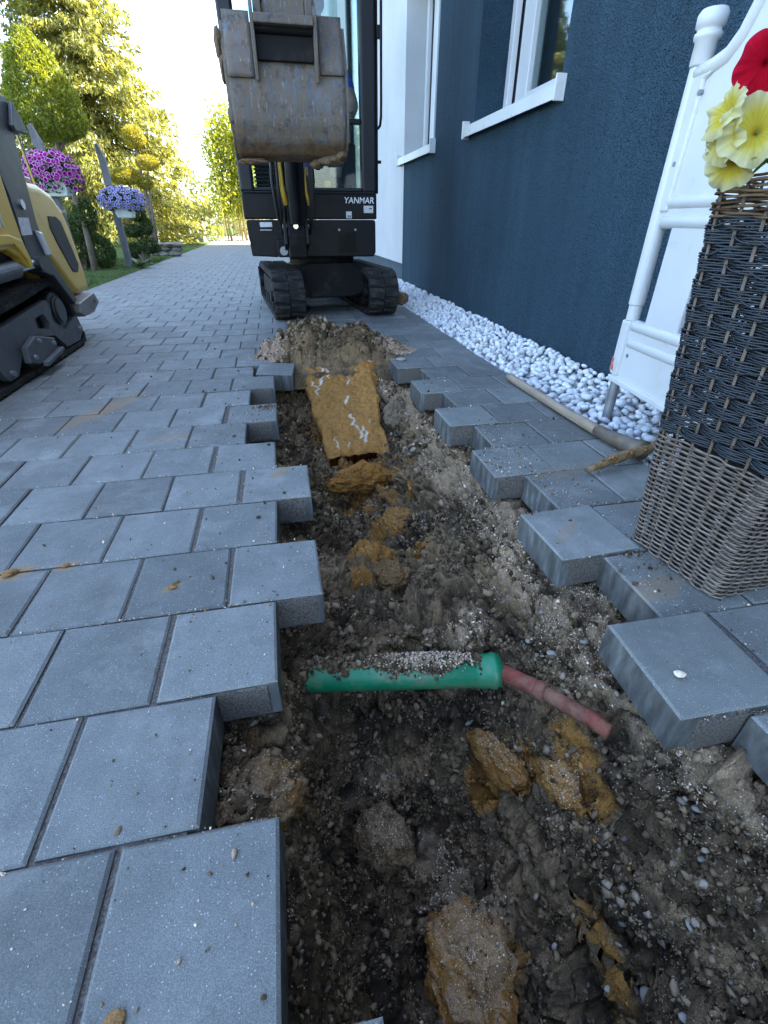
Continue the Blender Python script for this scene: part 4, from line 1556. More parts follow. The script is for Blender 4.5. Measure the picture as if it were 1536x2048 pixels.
def put_child(name, me, parent, loc, direction, size, roll=0.0):
    o = bpy.data.objects.new(name, me)
    COL.objects.link(o)
    attach(o, parent)
    qd = Vector(direction).to_track_quat('Z', 'Y')
    o.matrix_basis = Matrix.Translation(Vector(loc)) @ qd.to_matrix().to_4x4() @ Matrix.Rotation(roll, 4, 'Z') @ Matrix.Diagonal((size, size, size, 1))
    return o


stems = MB()
base = Vector((PC.x, PC.y, .67))
FL = [((.664, .700, .748), (-.55, -.55, .15), .046, YM), ((.672, .735, .708), (-.75, -.45, -.35), .036, YM), ((.640, .745, .770), (-.9, .15, .25), .036, YM), ((.645, .735, .738), (-.85, .0, -.1), .034, YM),
      ((.712, .665, .735), (-.4, -.8, .1), .036, YM), ((.690, .790, .752), (-.8, .3, .5), .034, YM), ((.74, .60, .76), (-.3, -.8, .4), .04, YM), ((.72, .72, .80), (-.4, -.5, .7), .036, YM), ((.90, .55, .78), (.1, -.7, .6), .04, YM),
      ((.664, .720, .818), (-.5, -.65, -.05), .037, RM), ((.685, .690, .846), (-.3, -.6, .7), .035, RM), ((.80, .70, .86), (0, -.4, .9), .036, RM), ((.95, .75, .80), (.5, .2, .8), .036, RM)]
for i, (p, d, s, ml) in enumerate(FL):
    put_child('flower', ml[i % len(ml)], plant, p, d, s, i * 1.3)
    bk = Vector(p) - Vector(d).normalized() * s * .62
    stems.tube([bk, bk - Vector(d).normalized() * s * .9, (bk + base) / 2 + Vector((0, 0, .0)), base], [.003, .0024, .0022, .0022], 6)
for i in range(3):     # buds
    p = Vector((.655 + .02 * i, .74 - .03 * i, .725 + .02 * (i % 2)))
    stems.tube([p, p + Vector((.02, .01, -.006)), p + Vector((.05, .01, -.02))], [.0015, .005, .0025], 8)
stems.build('stem', M_PSTEM, plant, smooth=True)
LM = leaf_mesh('leaf', M_PLEAF)
for i in range(120):
    an = random.gauss(3.6, 1.0) if i % 2 else random.uniform(0, 6.28)
    rr = random.uniform(.05, .185) if i % 2 else random.uniform(.02, .15)
    zz = random.uniform(.69, .78) - .2 * max(0, rr - .09)
    p = Vector((PC.x + math.cos(an) * rr, PC.y + math.sin(an) * rr, zz))
    o = bpy.data.objects.new('leaf', LM)
    COL.objects.link(o)
    attach(o, plant)
    sz = random.uniform(.03, .055)
    o.matrix_basis = Matrix.Translation(p) @ Euler((random.uniform(-.6, .6), random.uniform(-.5, .7), an + random.uniform(-.6, .6))).to_matrix().to_4x4() @ Matrix.Diagonal((sz, sz, sz, 1))

# ================================================================== mattock lying on the paving
M_WOOD = NT('ash_handle')
t = M_WOOD
mp = t.n('ShaderNodeMapping', Vector=t.coord('World'))
mp.inputs['Scale'].default_value = (60, 4, 60)
c = t.ramp(t.noise(mp.outputs[0], 1, 6, .6), [(.3, (.20, .155, .11)), (.7, (.36, .295, .22))])
c = t.mix(t.math('MULTIPLY', t.ramp(t.noise(t.coord('World'), 12, 5), [(.5, 0), (.7, 1)]), .5), c, (.18, .14, .10))
M_WOOD = t.done(c, .7, 0, t.bump(t.noise(mp.outputs[0], 2, 4), .3, .002), .3)
M_MUDST = basic('muddy_iron', (.20, .125, .06), .85, var=.45, vs=40, bump=1.0, bs=120, dirt=.4, dcol=(.10, .075, .05), ds=18)
M_RUST = basic('worn_iron', (.15, .125, .10), .6, .5, var=.3, vs=30, bump=.3, dirt=.4, dcol=(.22, .15, .08), ds=20)
mat_ = thing('mattock', (1.02, 1.5, 0), 'mattock with a pale wooden handle and muddy head lying along the pebble bed', 'tool')
b = MB()
b.tube([(1.008, 2.02, .021), (1.010, 1.97, .021), (1.014, 1.75, .021), (1.020, 1.50, .022), (1.027, 1.32, .024)], [.015, .0175, .0165, .017, .019], 16)
b.build('handle', M_WOOD, mat_, smooth=True)
b = MB()
b.tube([(1.026, 1.335, .025), (1.032, 1.26, .027), (1.044, 1.175, .032), (1.052, 1.13, .036)], [.0195, .0225, .026, .031], 16)
b.build('socket', M_RUST, mat_, smooth=True)
b = MB()
n_ = 18
pth, rad = [], []
for i in range(n_ + 1):
    f = i / n_
    pth.append((1.30 - .47 * f, 1.155 - .085 * f + .02 * math.sin(f * 3), .030 - .012 * f + .018 * math.sin(f * math.pi) + random.uniform(-.003, .003)))
    rad.append((.007 + .009 * math.sin(min(1, (1 - f) * 1.15 + .02) * math.pi) ** .7 * (1 if f < .7 else 1)) * random.uniform(.85, 1.12))
b.tube(pth, rad, 12, flat=.7)
b.build('head', M_MUDST, mat_, smooth=True)
pp = np.array(pth)[RNG.integers(5, n_, 160)] + RNG.normal(0, .006, (160, 3))
pp[:, 2] = np.maximum(pp[:, 2], .004)
o = stuff('mud_crumbs', scatter(ICO1, pp, RNG.uniform(.002, .006, 160), .35, mat=M_CLAYC, name='mud_crumbs'), mat_)

# ================================================================== loose bits on the paving
def on_paving(n, fx):
    out = []
    while len(out) < n:
        x, y = fx()
        c = math.floor((y - Y0) / D)
        if y < 2.7 and RE.get(c, -.07) - .004 < x < LE.get(c, .6) + .004:
            continue
        if x > XR or x < XL:
            continue
        out.append((x, y, .001))
    return np.array(out)


def fx_edge():
    y = random.uniform(.1, 3.0)
    return (random.choice((-.07, .57)) + random.gauss(0, .14), y)


def fx_right():
    return (.56 + abs(random.gauss(0, .12)), random.uniform(.15, 1.6))


def fx_all():
    return (random.uniform(-1.3, 1.05), .1 + 3.6 * random.random() ** 1.5)


def fx_joint():
    c = random.randint(-1, 12)
    return (random.uniform(-1.1, 1.05), Y0 + c * D + random.gauss(0, .0035))


pos = np.concatenate([on_paving(1100, fx_edge), on_paving(1300, fx_right), on_paving(900, fx_all), on_paving(2200, fx_joint)])
siz = np.clip(.0009 + RNG.pareto(2.6, len(pos)) * .0009, .0008, .0038)
o = link_mesh('scattered_grit', scatter(OCT, pos, siz, .35, (1, .8, .5), mat=M_GRIT, name='scattered_grit'))
o['kind'] = 'stuff'
o['label'] = 'pale grit chips scattered over the paving'
pos = np.concatenate([on_paving(420, fx_edge), on_paving(260, fx_all), on_paving(300, fx_right), np.array([(-.10 + random.gauss(0, .028), 1.87 + random.gauss(0, .02), .002) for _ in range(130)]),
                      np.array([(-.62 + random.gauss(0, .22), 2.5 + random.gauss(0, .25), .002) for _ in range(40)]),
                      np.array([(.74 + random.gauss(0, .03), .72 + random.gauss(0, .05), .002) for _ in range(120)])])
siz = np.clip(.0015 + RNG.pareto(2.2, len(pos)) * .0014, .001, .0065)
o = link_mesh('scattered_soil', scatter(ICO1, pos, siz, .35, (1, .85, .55), mat=M_CRUMB, name='scattered_soil'))
o['kind'] = 'stuff'
o['label'] = 'small dark soil crumbs scattered over the paving'
for i, (x, y, s, lab) in enumerate(((-.627, .914, .016, 'ochre mud clod on a paver at the left edge of the picture'), (-.52, .92, .008, 'tiny ochre clod on the paving at left, right of the larger clod'), (-.28, .80, .009, 'small ochre clod on the paving left of the green pipe'),
                                  (-.226, .165, .009, 'brown mud clod on the nearest paver'))):
    V, Fc = ICO3
    o = link_mesh('mud_clod', rock_mesh('mud_clod', M_CLAY, (s, s * .75, s * .25), 200 + i, .7, 3, .1, np.array([.24, .135, .05])[None] * (1 + .3 * fbm(V + i, 2, i, 3))[:, None]))
    o.location = (x, y, .003)
    tag(o, lab, 'clod')
V, Fc = ICO2
o = link_mesh('white_chip', rock_mesh('white_chip', M_GRIT, (.010, .008, .004), 300, .3, 3, .4))
o.location = (.575, .395, .012)
tag(o, 'white stone chip on the big loose paver at right', 'stone chip')

# ================================================================== excavator
M_BLKP = basic('black_machine_paint', (.006, .0065, .008), .42, var=.25, vs=5, bump=.06, bs=60, dirt=.12, dcol=(.02, .019, .018), ds=8, spec=.2)
M_BLKM = basic('dark_frame_paint', (.009, .009, .010), .6, var=.25, vs=6, bump=.15, dirt=.35, dcol=(.045, .038, .03), ds=9, spec=.15)
M_RUBB = basic('track_rubber', (.020, .020, .020), .8, var=.45, vs=18, bump=.4, bs=90, dirt=.35, dcol=(.12, .10, .075), ds=11, spec=.2)
M_CABG = basic('cab_grey_paint', (.009, .011, .015), .42, var=.15, bump=.05, spec=.3)
M_YEL = basic('yellow_machine_paint', (.62, .40, .045), .32, var=.08, vs=4, bump=.05, dirt=.15, dcol=(.25, .19, .08), ds=6)
M_CHROME = basic('chrome_rod', (.55, .56, .57), .2, 1.0, var=.08, bump=.03)
M_HOSE = basic('black_hose', (.012, .012, .012), .5)
M_STICK = basic('white_sticker', (.55, .56, .57), .5, var=.2, vs=60, bump=.02)
M_WTXT = basic('white_lettering', (.72, .72, .72), .5, var=.03)
M_CABGL = glass_mat('cab_glass', (.80, .87, .87), .25)
M_SEAT = basic('seat_vinyl', (.02, .02, .021), .6)
M_YTAG = basic('yellow_tag', (.75, .62, .05), .5)
M_LAMP = basic('lamp_lens', (.55, .56, .58), .15)


def bucket_material():
    t = NT('bucket_steel')
    wp = t.coord('World')
    c = t.ramp(t.noise(wp, 9, 5), [(.3, (.06, .065, .072)), (.7, (.15, .16, .175))])
    mp = t.n('ShaderNodeMapping', Vector=wp)
    mp.inputs['Scale'].default_value = (55, 30, 11)
    m = t.ramp(t.noise(mp.outputs[0], 1, 6, .65, .4), [(.36, 0), (.52, 1)])
    c = t.mix(t.math('MULTIPLY', m, .85), c, (.15, .115, .08))
    m2 = t.ramp(t.noise(mp.outputs[0], 2.2, 5, .6), [(.60, 0), (.70, 1)])
    c = t.mix(t.math('MULTIPLY', m2, .55), c, (.36, .33, .29))
    m3 = t.ramp(t.noise(wp, 22, 6, .7), [(.55, 0), (.66, 1)])
    c = t.mix(t.math('MULTIPLY', m3, .6), c, (.035, .032, .030))
    # caked soil, thick on the digging end
    z = t.n('ShaderNodeSeparateXYZ', Vector=wp).outputs[2]
    low = t.math('ADD', t.math('MULTIPLY', t.math('SUBTRACT', 1.0, z), 4.2), t.math('MULTIPLY', t.math('SUBTRACT', t.noise(wp, 14, 6, .65), .5), 2.0))
    lm = t.ramp(low, [(.20, 0), (.55, 1)])
    c = t.mix(lm, c, t.ramp(t.noise(wp, 40, 5), [(.3, (.075, .045, .022)), (.7, (.17, .105, .05))]))
    rr = t.math('ADD', .45, t.math('MULTIPLY', t.math('MAXIMUM', lm, m), .4))
    nm = t.bump(t.noise(wp, 60, 6, .7), .5, .006)
    return t.done(c, rr, t.math('MULTIPLY', t.math('SUBTRACT', 1.0, t.math('MAXIMUM', lm, m)), .4), nm, .45)


M_BUCK = bucket_material()
exc = thing('mini_excavator', (.36, 4.6, 0), 'black tracked mini excavator with glazed cab facing the trench', 'excavator')

# ---- undercarriage, turned a little against the cab
UA = R(5.4)
UC = Vector((.425, 3.78, 0))
ex_, ey_ = Vector((math.cos(UA), math.sin(UA), 0)), Vector((-math.sin(UA), math.cos(UA), 0))
UX = Matrix(((ex_.x, ey_.x, 0, UC.x), (ex_.y, ey_.y, 0, UC.y), (0, 0, 1, 0), (0, 0, 0, 1)))


def belt_path(r, v0, v1, zc, n=14):
    """closed loop in (v, z): front idler at v0, rear sprocket at v1"""
    pts = []
    for i in range(n + 1):
        a = math.pi * 1.5 - math.pi * i / n
        pts.append((v0 + r * math.cos(a), zc + r * math.sin(a)))
    for i in range(n + 1):
        a = math.pi * .5 - math.pi * i / n
        pts.append((v1 + r * math.cos(a), zc + r * math.sin(a)))
    return pts


def resample(pts, n):
    pts = pts + [pts[0]]
    d = [0]
    for a, b_ in zip(pts[:-1], pts[1:]):
        d.append(d[-1] + math.dist(a, b_))
    out = []
    for i in range(n):
        t_ = d[-1] * i / n
        k = max(0, min(len(d) - 2, int(np.searchsorted(d, t_, 'right')) - 1))
        f = (t_ - d[k]) / max(1e-9, d[k + 1] - d[k])
        out.append((pts[k][0] + (pts[k + 1][0] - pts[k][0]) * f, pts[k][1] + (pts[k + 1][1] - pts[k][1]) * f))
    return out


def make_track(root, Xm, u0, u1, pts, nl, lug_h, thick, hub_r, mats, chevron=.012):
    """rubber belt as closed band with lugs; pts closed outline (v,z) of the belt's outer face"""
    lo = resample(pts, 96)
    n = len(lo)
    inn = []
    for i in range(n):
        a, c = Vector(lo[i - 1]), Vector(lo[(i + 1) % n])
        t_ = (c - a).normalized()
        inn.append((lo[i][0] + t_.y * thick, lo[i][1] - t_.x * thick))
    ctr = (sum(p[0] for p in lo) / n, sum(p[1] for p in lo) / n)
    if math.dist(inn[0], ctr) > math.dist(lo[0], ctr):
        inn = [(2 * p[0] - q_[0], 2 * p[1] - q_[1]) for p, q_ in zip(lo, inn)]
    b = MB()
    b.X = Xm
    vs = [(u0, v, z) for v, z in lo] + [(u1, v, z) for v, z in lo] + [(u1, v, z) for v, z in inn] + [(u0, v, z) for v, z in inn]
    fs = []
    for i in range(n):
        j = (i + 1) % n
        for a in range(4):
            c = (a + 1) % 4
            fs.append((a * n + i, a * n + j, c * n + j, c * n + i))
    b.add(vs, fs)
    tr = b.build('track', mats, root)
    um = (u0 + u1) / 2
    lug = MB()
    w = (u1 - u0) / 2 - .006
    pl = math.fsum(math.dist(lo[i], lo[(i + 1) % n]) for i in range(n)) / nl
    k = pl * .40
    lug.add([(0, -k + chevron, 0), (w, -k, 0), (w, k, 0), (0, k + chevron, 0), (.004, -k * .7 + chevron, lug_h), (w - .006, -k * .7, lug_h), (w - .006, k * .7, lug_h), (.004, k * .7 + chevron, lug_h)],
            [(0, 3, 2, 1), (4, 5, 6, 7), (0, 1, 5, 4), (1, 2, 6, 5), (2, 3, 7, 6), (3, 0, 4, 7)])
    lm_ = lug.mesh('tread_lug', mats)
    lp_ = resample(pts, nl)
    for i in range(nl):
        a, c = lp_[i - 1], lp_[(i + 1) % nl]
        t_ = Vector((0, c[0] - a[0], c[1] - a[1])).normalized()
        nr = Vector((1, 0, 0)).cross(t_)
        out = Vector((0, lp_[i][0] - ctr[0], lp_[i][1] - ctr[1]))
        if nr.dot(out) < 0:
            nr = -nr
        for sd in (-1, 1):
            o = bpy.data.objects.new('tread_lug', lm_)
            COL.objects.link(o)
            attach(o, tr)
            side_ = Vector((sd, 0, 0))
            tt_ = nr.cross(side_)
            Mx = Matrix(((side_.x, tt_.x, nr.x, um + sd * .003), (side_.y, tt_.y, nr.y, lp_[i][0]), (side_.z, tt_.z, nr.z, lp_[i][1]), (0, 0, 0, 1)))
            o.matrix_basis = Xm @ Mx
    return tr


def disc_u(b, u0, u1, v, z, r, n=28):
    b.cyl((u0, v, z), (u1, v, z), r, n=n)


for sd, uc in ((-1, -.358), (1, .352)):
    u0, u1 = uc - .115, uc + .115
    tr = make_track(exc, UX, u0, u1, belt_path(.145, .115, 1.12, .162), 38, .018, .018, .1, M_RUBB)
    for (v, r, nm) in ((.115, .122, 'front_idler'), (1.12, .115, 'drive_sprocket')):
        b = MB()
        b.X = UX
        disc_u(b, uc - .035, uc + .035, v, .162, r)
        disc_u(b, uc - .075, uc + .075, v, .162, r * .62)
        disc_u(b, uc - .125, uc + .125, v, .162, r * .30)
        b.build(nm, M_BLKM, exc, bevel=.004)
    b = MB()
    b.X = UX
    b.prism([(.13, .10), (1.08, .10), (1.08, .20), (.95, .245), (.25, .245), (.13, .205)], uc - .095, uc + .095, 'x')
    b.build('track_frame', M_BLKM, exc, bevel=.008)
    for v in (.33, .50, .67, .84):
        b = MB()
        b.X = UX
        disc_u(b, uc - .10, uc + .10, v, .078, .050, 18)
        b.build('track_roller', M_BLKM, exc)
b = MB()
b.X = UX
b.prism([(-.30, .16), (-.30, .29), (-.17, .36), (.17, .36), (.30, .29), (.30, .16), (.17, .12), (-.17, .12)], .24, .92, 'y')
b.build('centre_frame', M_BLKM, exc, bevel=.01)
b = MB()
b.X = UX
b.cyl((0, .58, .34), (0, .58, .42), .26, n=36)
b.build('slewing_ring', M_BLKM, exc)
b = MB()
b.X = UX
b.prism([(1.30, .02), (1.36, .02), (1.34, .14), (1.36, .27), (1.30, .27), (1.285, .14)], -.475, .47, 'x')
b.build('dozer_blade', M_BLKM, exc, bevel=.004)
b = MB()
b.X = UX
for u in (-.17, .17):
    b.bar((u, .95, .2), (u, 1.30, .13), .05, .07)
b.build('blade_arm', M_BLKM, exc, bevel=.005)

# ---- upper body
def rbox(name, x0, x1, y0, y1, z0, z1, mat, parent, bev=.02, seg=3):
    b = MB()
    b.box(x0, x1, y0, y1, z0, z1)
    return b.build(name, mat, parent, bevel=bev, seg=seg)


b = MB()
b.prism([(-.165, .415), (.02, .405), (.035, .50), (.075, .505), (.095, .405), (.735, .402), (.752, .43), (.752, .628), (.74, .640), (-.170, .640), (-.178, .62)], 3.985, 5.05, 'y')
lowb = b.build('lower_body', M_BLKP, exc, bevel=.016, seg=3)
b = MB()
for i in range(12):
    z = .435 + i * .011
    b.box(.475, .600, 3.975, 3.990, z, z + .0055)
b.build('grille', M_BLKM, lowb)
for x in (.478, .597):
    b = MB()
    b.cyl((x, 3.972, .578), (x, 3.99, .578), .008, n=14)
    b.build('bolt', M_STEEL, lowb)
rbox('data_plate', -.085, .0, 3.979, 3.986, .595, .625, M_STICK, lowb, .002)
rbox('step_loop', -.088, -.004, 3.966, 3.984, .572, .582, M_STEEL, lowb, .003)
b = MB()
b.prism([(-.188, .643), (.762, .643), (.762, .800), (-.186, .800)], 3.99, 5.05, 'y')
pan = b.build('front_panel', M_BLKP, exc, bevel=.010)
rbox('panel_trim', -.17, .745, 3.984, 3.992, .799, .807, M_CABG, pan, .002)
rbox('sticker', .665, .735, 3.986, 3.992, .682, .727, M_STICK, pan, .001)
rbox('sticker', .535, .576, 3.986, 3.992, .649, .691, M_STICK, pan, .001)
for dx in (.545, .560):
    rbox('sticker_mark', dx, dx + .008, 3.984, 3.9865, .655, .668, M_BLKP, pan, .001)
rbox('sticker_mark', .705, .725, 3.984, 3.9865, .706, .712, M_BLKP, pan, .001)


def lettering(text, size, Mx, mat, parent, ext=.0008, shear=.18, bold=.0):
    cu = bpy.data.curves.new('lettering', 'FONT')
    cu.body = text
    cu.size = size
    cu.extrude = ext
    cu.shear = shear
    cu.offset = bold
    cu.align_x = 'LEFT'
    o = bpy.data.objects.new('tmp_text', cu)
    COL.objects.link(o)
    dg = bpy.context.evaluated_depsgraph_get()
    me = bpy.data.meshes.new_from_object(o.evaluated_get(dg))
    bpy.data.objects.remove(o)
    me.materials.clear()
    me.materials.append(mat)
    ob = link_mesh('lettering', me, parent)
    ob.matrix_basis = Mx
    return ob


lettering('YANMAR', .052, Matrix.Translation((.522, 3.9875, .741)) @ Matrix.Rotation(R(90), 4, 'X') @ Matrix.Diagonal((1.02, 1, 1, 1)), M_WTXT, pan, .0006, .15, .0007)

# cab pillars, sills, roof
CT = 2.30
for (x0, x1) in ((-.190, -.095), (.660, .766)):
    rbox('cab_pillar', x0, x1, 3.995, 4.10, .80, CT, M_CABG, exc, .018)
    rbox('cab_pillar', (x0 + .06 if x0 > 0 else x0 + .01), (x1 - .01 if x0 > 0 else x1 - .06), 4.95, 5.04, .80, CT, M_CABG, exc, .018)
rbox('roof', -.20, .775, 3.95, 5.08, CT, CT + .07, M_CABG, exc, .03)
rbox('floor', -.16, .74, 4.05, 5.0, .802, .83, M_BLKM, exc, .004)
rbox('front_sill', -.095, .660, 3.998, 4.05, .808, .832, M_CABG, exc, .008)
rbox('middle_bar', -.095, .660, 4.0, 4.035, 1.185, 1.215, M_BLKP, exc, .006)
rbox('rear_panel', -.095, .660, 4.98, 5.03, .80, 1.25, M_BLKM, exc, .01)
for (x0, x1) in ((-.165, -.15), (.735, .75)):
    rbox('side_sill', x0, x1, 4.10, 4.95, .80, .86, M_CABG, exc, .004)
# lower corner fillets of the windscreen opening
for nm, (z0, z1) in (('lower_glass', (.832, 1.185)), ('windscreen', (1.215, CT))):
    rbox(nm, -.095, .660, 4.012, 4.018, z0, z1, M_CABGL, exc, 0)
rbox('side_glass', -.160, -.155, 4.10, 4.95, .86, CT, M_CABGL, exc, 0)
rbox('side_glass', .742, .747, 4.10, 4.95, .86, CT, M_CABGL, exc, 0)
rbox('rear_glass', -.095, .660, 5.0, 5.006, 1.25, CT, M_CABGL, exc, 0)
b = MB()
for i in range(16):
    z = .84 + i * .022
    b.box(-.085, .075, 4.03, 4.05, z, z + .011)
b.build('vent_louvre', M_CABG, exc, bevel=.002)
# grab rail on the right pillar
b = MB()
b.tube([(.775, 3.99, 1.165), (.785, 3.97, 1.18), (.788, 3.955, 1.22), (.788, 3.95, 1.3), (.788, 3.95, 2.1), (.785, 3.97, 2.16), (.77, 3.99, 2.18)], .0085, 12)
gr = b.build('grab_rail', M_BLKP, exc, smooth=True)
rbox('rail_bracket', .764, .792, 3.95, 3.985, 1.60, 1.66, M_BLKP, exc, .004)
rbox('pillar_edge', .766, .776, 4.0, 4.09, .80, 2.3, M_BLKP, exc, .003)
b = MB()
b.cyl((.776, 4.02, .985), (.800, 4.02, .985), .010, n=12)
b.build('door_stop', M_BLKP, exc)
# seat, levers, consoles
b = MB()
b.prism([(4.45, .98), (4.85, .95), (4.92, 1.05), (4.86, 1.06), (4.82, 1.03), (4.47, 1.06)], .21, .57, 'x')
b.prism([(4.82, 1.0), (4.92, 1.0), (4.99, 1.55), (4.92, 1.56)], .22, .56, 'x')
b.build('seat', M_SEAT, exc, bevel=.02)
rbox('seat_base', .24, .54, 4.50, 4.85, .83, .975, M_BLKM, exc, .01)
for x in (.15, .63):
    rbox('console', x - .05, x + .05, 4.40, 4.80, .83, 1.13, M_BLKM, exc, .015)
    b = MB()
    b.tube([(x, 4.42, 1.13), (x, 4.40, 1.22), (x, 4.39, 1.28)], [.008, .008, .019], 10)
    b.build('lever', M_SEAT, exc, smooth=True)
for x in (.30, .40):
    b = MB()
    b.tube([(x, 4.30, .83), (x, 4.25, .93), (x + .02, 4.22, 1.0), (x + .03, 4.21, 1.01)], [.010, .010, .012, .016], 10)
    b.build('travel_lever', M_SEAT, exc, smooth=True)
b = MB()
b.tube([(.33, 4.12, .84), (.335, 4.11, .91), (.36, 4.105, .93), (.385, 4.11, .91), (.39, 4.12, .84)], .014, 10)
b.build('pedal_loop', M_BLKM, exc, smooth=True)
rbox('foot_rail', .30, .60, 4.10, 4.16, .832, .852, M_BLKM, exc, .005)
rbox('warning_tag', .40, .44, 4.055, 4.06, .835, .875, M_YTAG, exc, .001)

# ---- swing bracket, boom, arm
b = MB()
b.prism([(.02, .415), (.105, .415), (.105, .525), (.02, .525)], 3.80, 4.0, 'y')
b.build('swing_frame', M_BLKM, exc, bevel=.01)
b = MB()
b.cyl((.062, 3.79, .455), (.062, 3.80, .455), .028, n=20)
b.build('swing_pin', M_STEEL, exc)
b = MB()
b.prism([(3.62, .42), (3.86, .40), (3.90, .56), (3.84, .70), (3.74, .76), (3.64, .70), (3.60, .55)], .095, .215, 'x')
b.build('swing_bracket', M_BLKM, exc, bevel=.012)
for x in (.080, .222):
    b = MB()
    b.prism([(3.60, .50), (3.76, .46), (3.80, .66), (3.70, .79), (3.62, .70)], x - .010, x + .010, 'x')
    b.build('bracket_cheek', M_BLKP, exc, bevel=.004)
b = MB()
b.cyl((.065, 3.66, .605), (.24, 3.66, .605), .020, n=18)
b.build('boom_pin', M_STEEL, exc, bevel=.003)
b = MB()
b.cyl((.150, 3.593, .605), (.150, 3.60, .605), .016, n=18)
b.build('pin_cap', M_CHROME, exc)


def boom_part(name, line, w, th, mat):
    b = MB()
    lo, hi = [], []
    for i, (y, z) in enumerate(line):
        a = Vector(line[max(0, i - 1)])
        c = Vector(line[min(len(line) - 1, i + 1)])
        t_ = (c - a).normalized()
        n_v = Vector((-t_.y, t_.x))
        h_ = th[i] / 2
        lo.append((y - n_v.x * h_, z - n_v.y * h_))
        hi.append((y + n_v.x * h_, z + n_v.y * h_))
    b.prism(lo + hi[::-1], w[0], w[1], 'x')
    return b.build(name, mat, exc, bevel=.008)


boom_part('boom', [(3.68, .62), (3.62, 1.0), (3.60, 1.45), (3.50, 1.85), (3.22, 2.20), (2.85, 2.42)], (.115, .225), [.14, .19, .22, .22, .18, .12], M_BLKP)
b = MB()
b.cyl((.15, 3.575, .62), (.15, 3.50, 1.12), .034, n=20)
b.build('boom_cylinder', M_BLKP, exc)
b = MB()
b.cyl((.15, 3.50, 1.12), (.15, 3.43, 1.62), .017, n=16)
b.build('cylinder_rod', M_CHROME, exc)
for (x0, col, r_) in ((.085, M_YEL, .009), (.230, M_YEL, .006)):
    b = MB()
    b.tube([(x0 + .018, 3.60, .72), (x0, 3.585, .80), (x0 - .004, 3.56, 1.0), (x0 - .006, 3.54, 1.3), (x0, 3.45, 1.7)], [r_ * 1.9, r_ * 1.6, r_, r_, r_], 10)
    b.build('cylinder_guard', col, exc, smooth=True)
for i, (x0, dx) in enumerate(((.062, .0), (.072, -.03), (.235, .03), (.245, .01), (.215, .04))):
    b = MB()
    b.tube([(x0, 3.72, .56), (x0 + dx, 3.60, .66), (x0 + dx * 1.5, 3.56, .85), (x0 + dx, 3.54, 1.1), (x0, 3.50, 1.5)], .010, 10)
    b.build('hose', M_HOSE, exc, smooth=True)
boom_part('arm', [(2.78, 2.58), (2.76, 2.2), (2.72, 1.8), (2.70, 1.42)], (.065, .195), [.13, .17, .15, .10], M_BUCK)
b = MB()
b.cyl((.05, 2.70, 1.44), (.21, 2.70, 1.44), .025, n=18)
b.build('arm_pin', M_STEEL, exc)
for x in (.030, .215):
    b = MB()
    b.prism([(2.50, 1.62), (2.58, 1.66), (2.64, 1.32), (2.57, 1.29)], x, x + .022, 'x')
    b.build('bucket_link', M_BLKM, exc, bevel=.004)
b = MB()
b.cyl((.13, 2.54, 1.64), (.13, 2.52, 2.2), .035, n=18)
b.build('bucket_cylinder', M_BLKM, exc)
# quick hitch
b = MB()
b.prism([(2.545, 1.285), (2.70, 1.285), (2.74, 1.47), (2.66, 1.52), (2.56, 1.46), (2.535, 1.36)], .015, .045, 'x')
b.prism([(2.545, 1.285), (2.70, 1.285), (2.74, 1.47), (2.66, 1.52), (2.56, 1.46), (2.535, 1.36)], .210, .240, 'x')
b.box(.045, .21, 2.56, 2.68, 1.29, 1.40)
b.build('quick_hitch', M_BUCK, exc, bevel=.005)

# ---- bucket
BXC = .124
prof = [(2.635, 1.300), (2.590, 1.22), (2.560, 1.14), (2.548, 1.06), (2.556, .985), (2.585, .925), (2.635, .885), (2.70, .868), (2.79, .872), (2.90, .900)]
inner = [(2.645, 1.292), (2.602, 1.215), (2.572, 1.137), (2.560, 1.06), (2.568, .990), (2.595, .935), (2.642, .897), (2.702, .880), (2.79, .884), (2.898, .912)]
b = MB()
NXB = 26
for pl, off in ((prof, 0), (inner, 1)):
    pass
vs, fs = [], []
npf = len(prof) * 4 - 3


def dens(p):
    out = []
    for a, c in zip(p[:-1], p[1:]):
        for k in range(4):
            out.append((a[0] + (c[0] - a[0]) * k / 4, a[1] + (c[1] - a[1]) * k / 4))
    out.append(p[-1])
    return out


po, pi_ = dens(prof), dens(inner)
for pl in (po, pi_):
    for i in range(NXB + 1):
        hw = .236
        x = BXC - hw + 2 * hw * i / NXB
        for (y, z) in pl:
            jx = .0025 * vn(np.array([[x * 3, y, z]]), 14, 3)[0]
            vs.append((x, y + jx, z))
m_ = len(po)
S1 = (NXB + 1) * m_
for i in range(NXB):
    for j in range(m_ - 1):
        fs.append((i * m_ + j, i * m_ + j + 1, (i + 1) * m_ + j + 1, (i + 1) * m_ + j))
        fs.append((S1 + i * m_ + j, S1 + (i + 1) * m_ + j, S1 + (i + 1) * m_ + j + 1, S1 + i * m_ + j + 1))
for i in range(NXB):
    fs.append((i * m_, (i + 1) * m_, S1 + (i + 1) * m_, S1 + i * m_))
    fs.append((i * m_ + m_ - 1, S1 + i * m_ + m_ - 1, S1 + (i + 1) * m_ + m_ - 1, (i + 1) * m_ + m_ - 1))
for i in (0, NXB):
    for j in range(m_ - 1):
        fs.append((i * m_ + j, S1 + i * m_ + j, S1 + i * m_ + j + 1, i * m_ + j + 1))
b.add(vs, fs)
bucket = b.build('bucket', M_BUCK, exc, smooth=False)
bucket.data.polygons.foreach_set('use_smooth', [True] * len(bucket.data.polygons))
side_poly = prof[:] + [(2.88, .95), (2.80, 1.20), (2.72, 1.31)]
for x in (BXC - .246, BXC + .236):
    b = MB()
    b.prism(side_poly, x, x + .010, 'x')
    b.build('side_plate', M_BUCK, bucket)
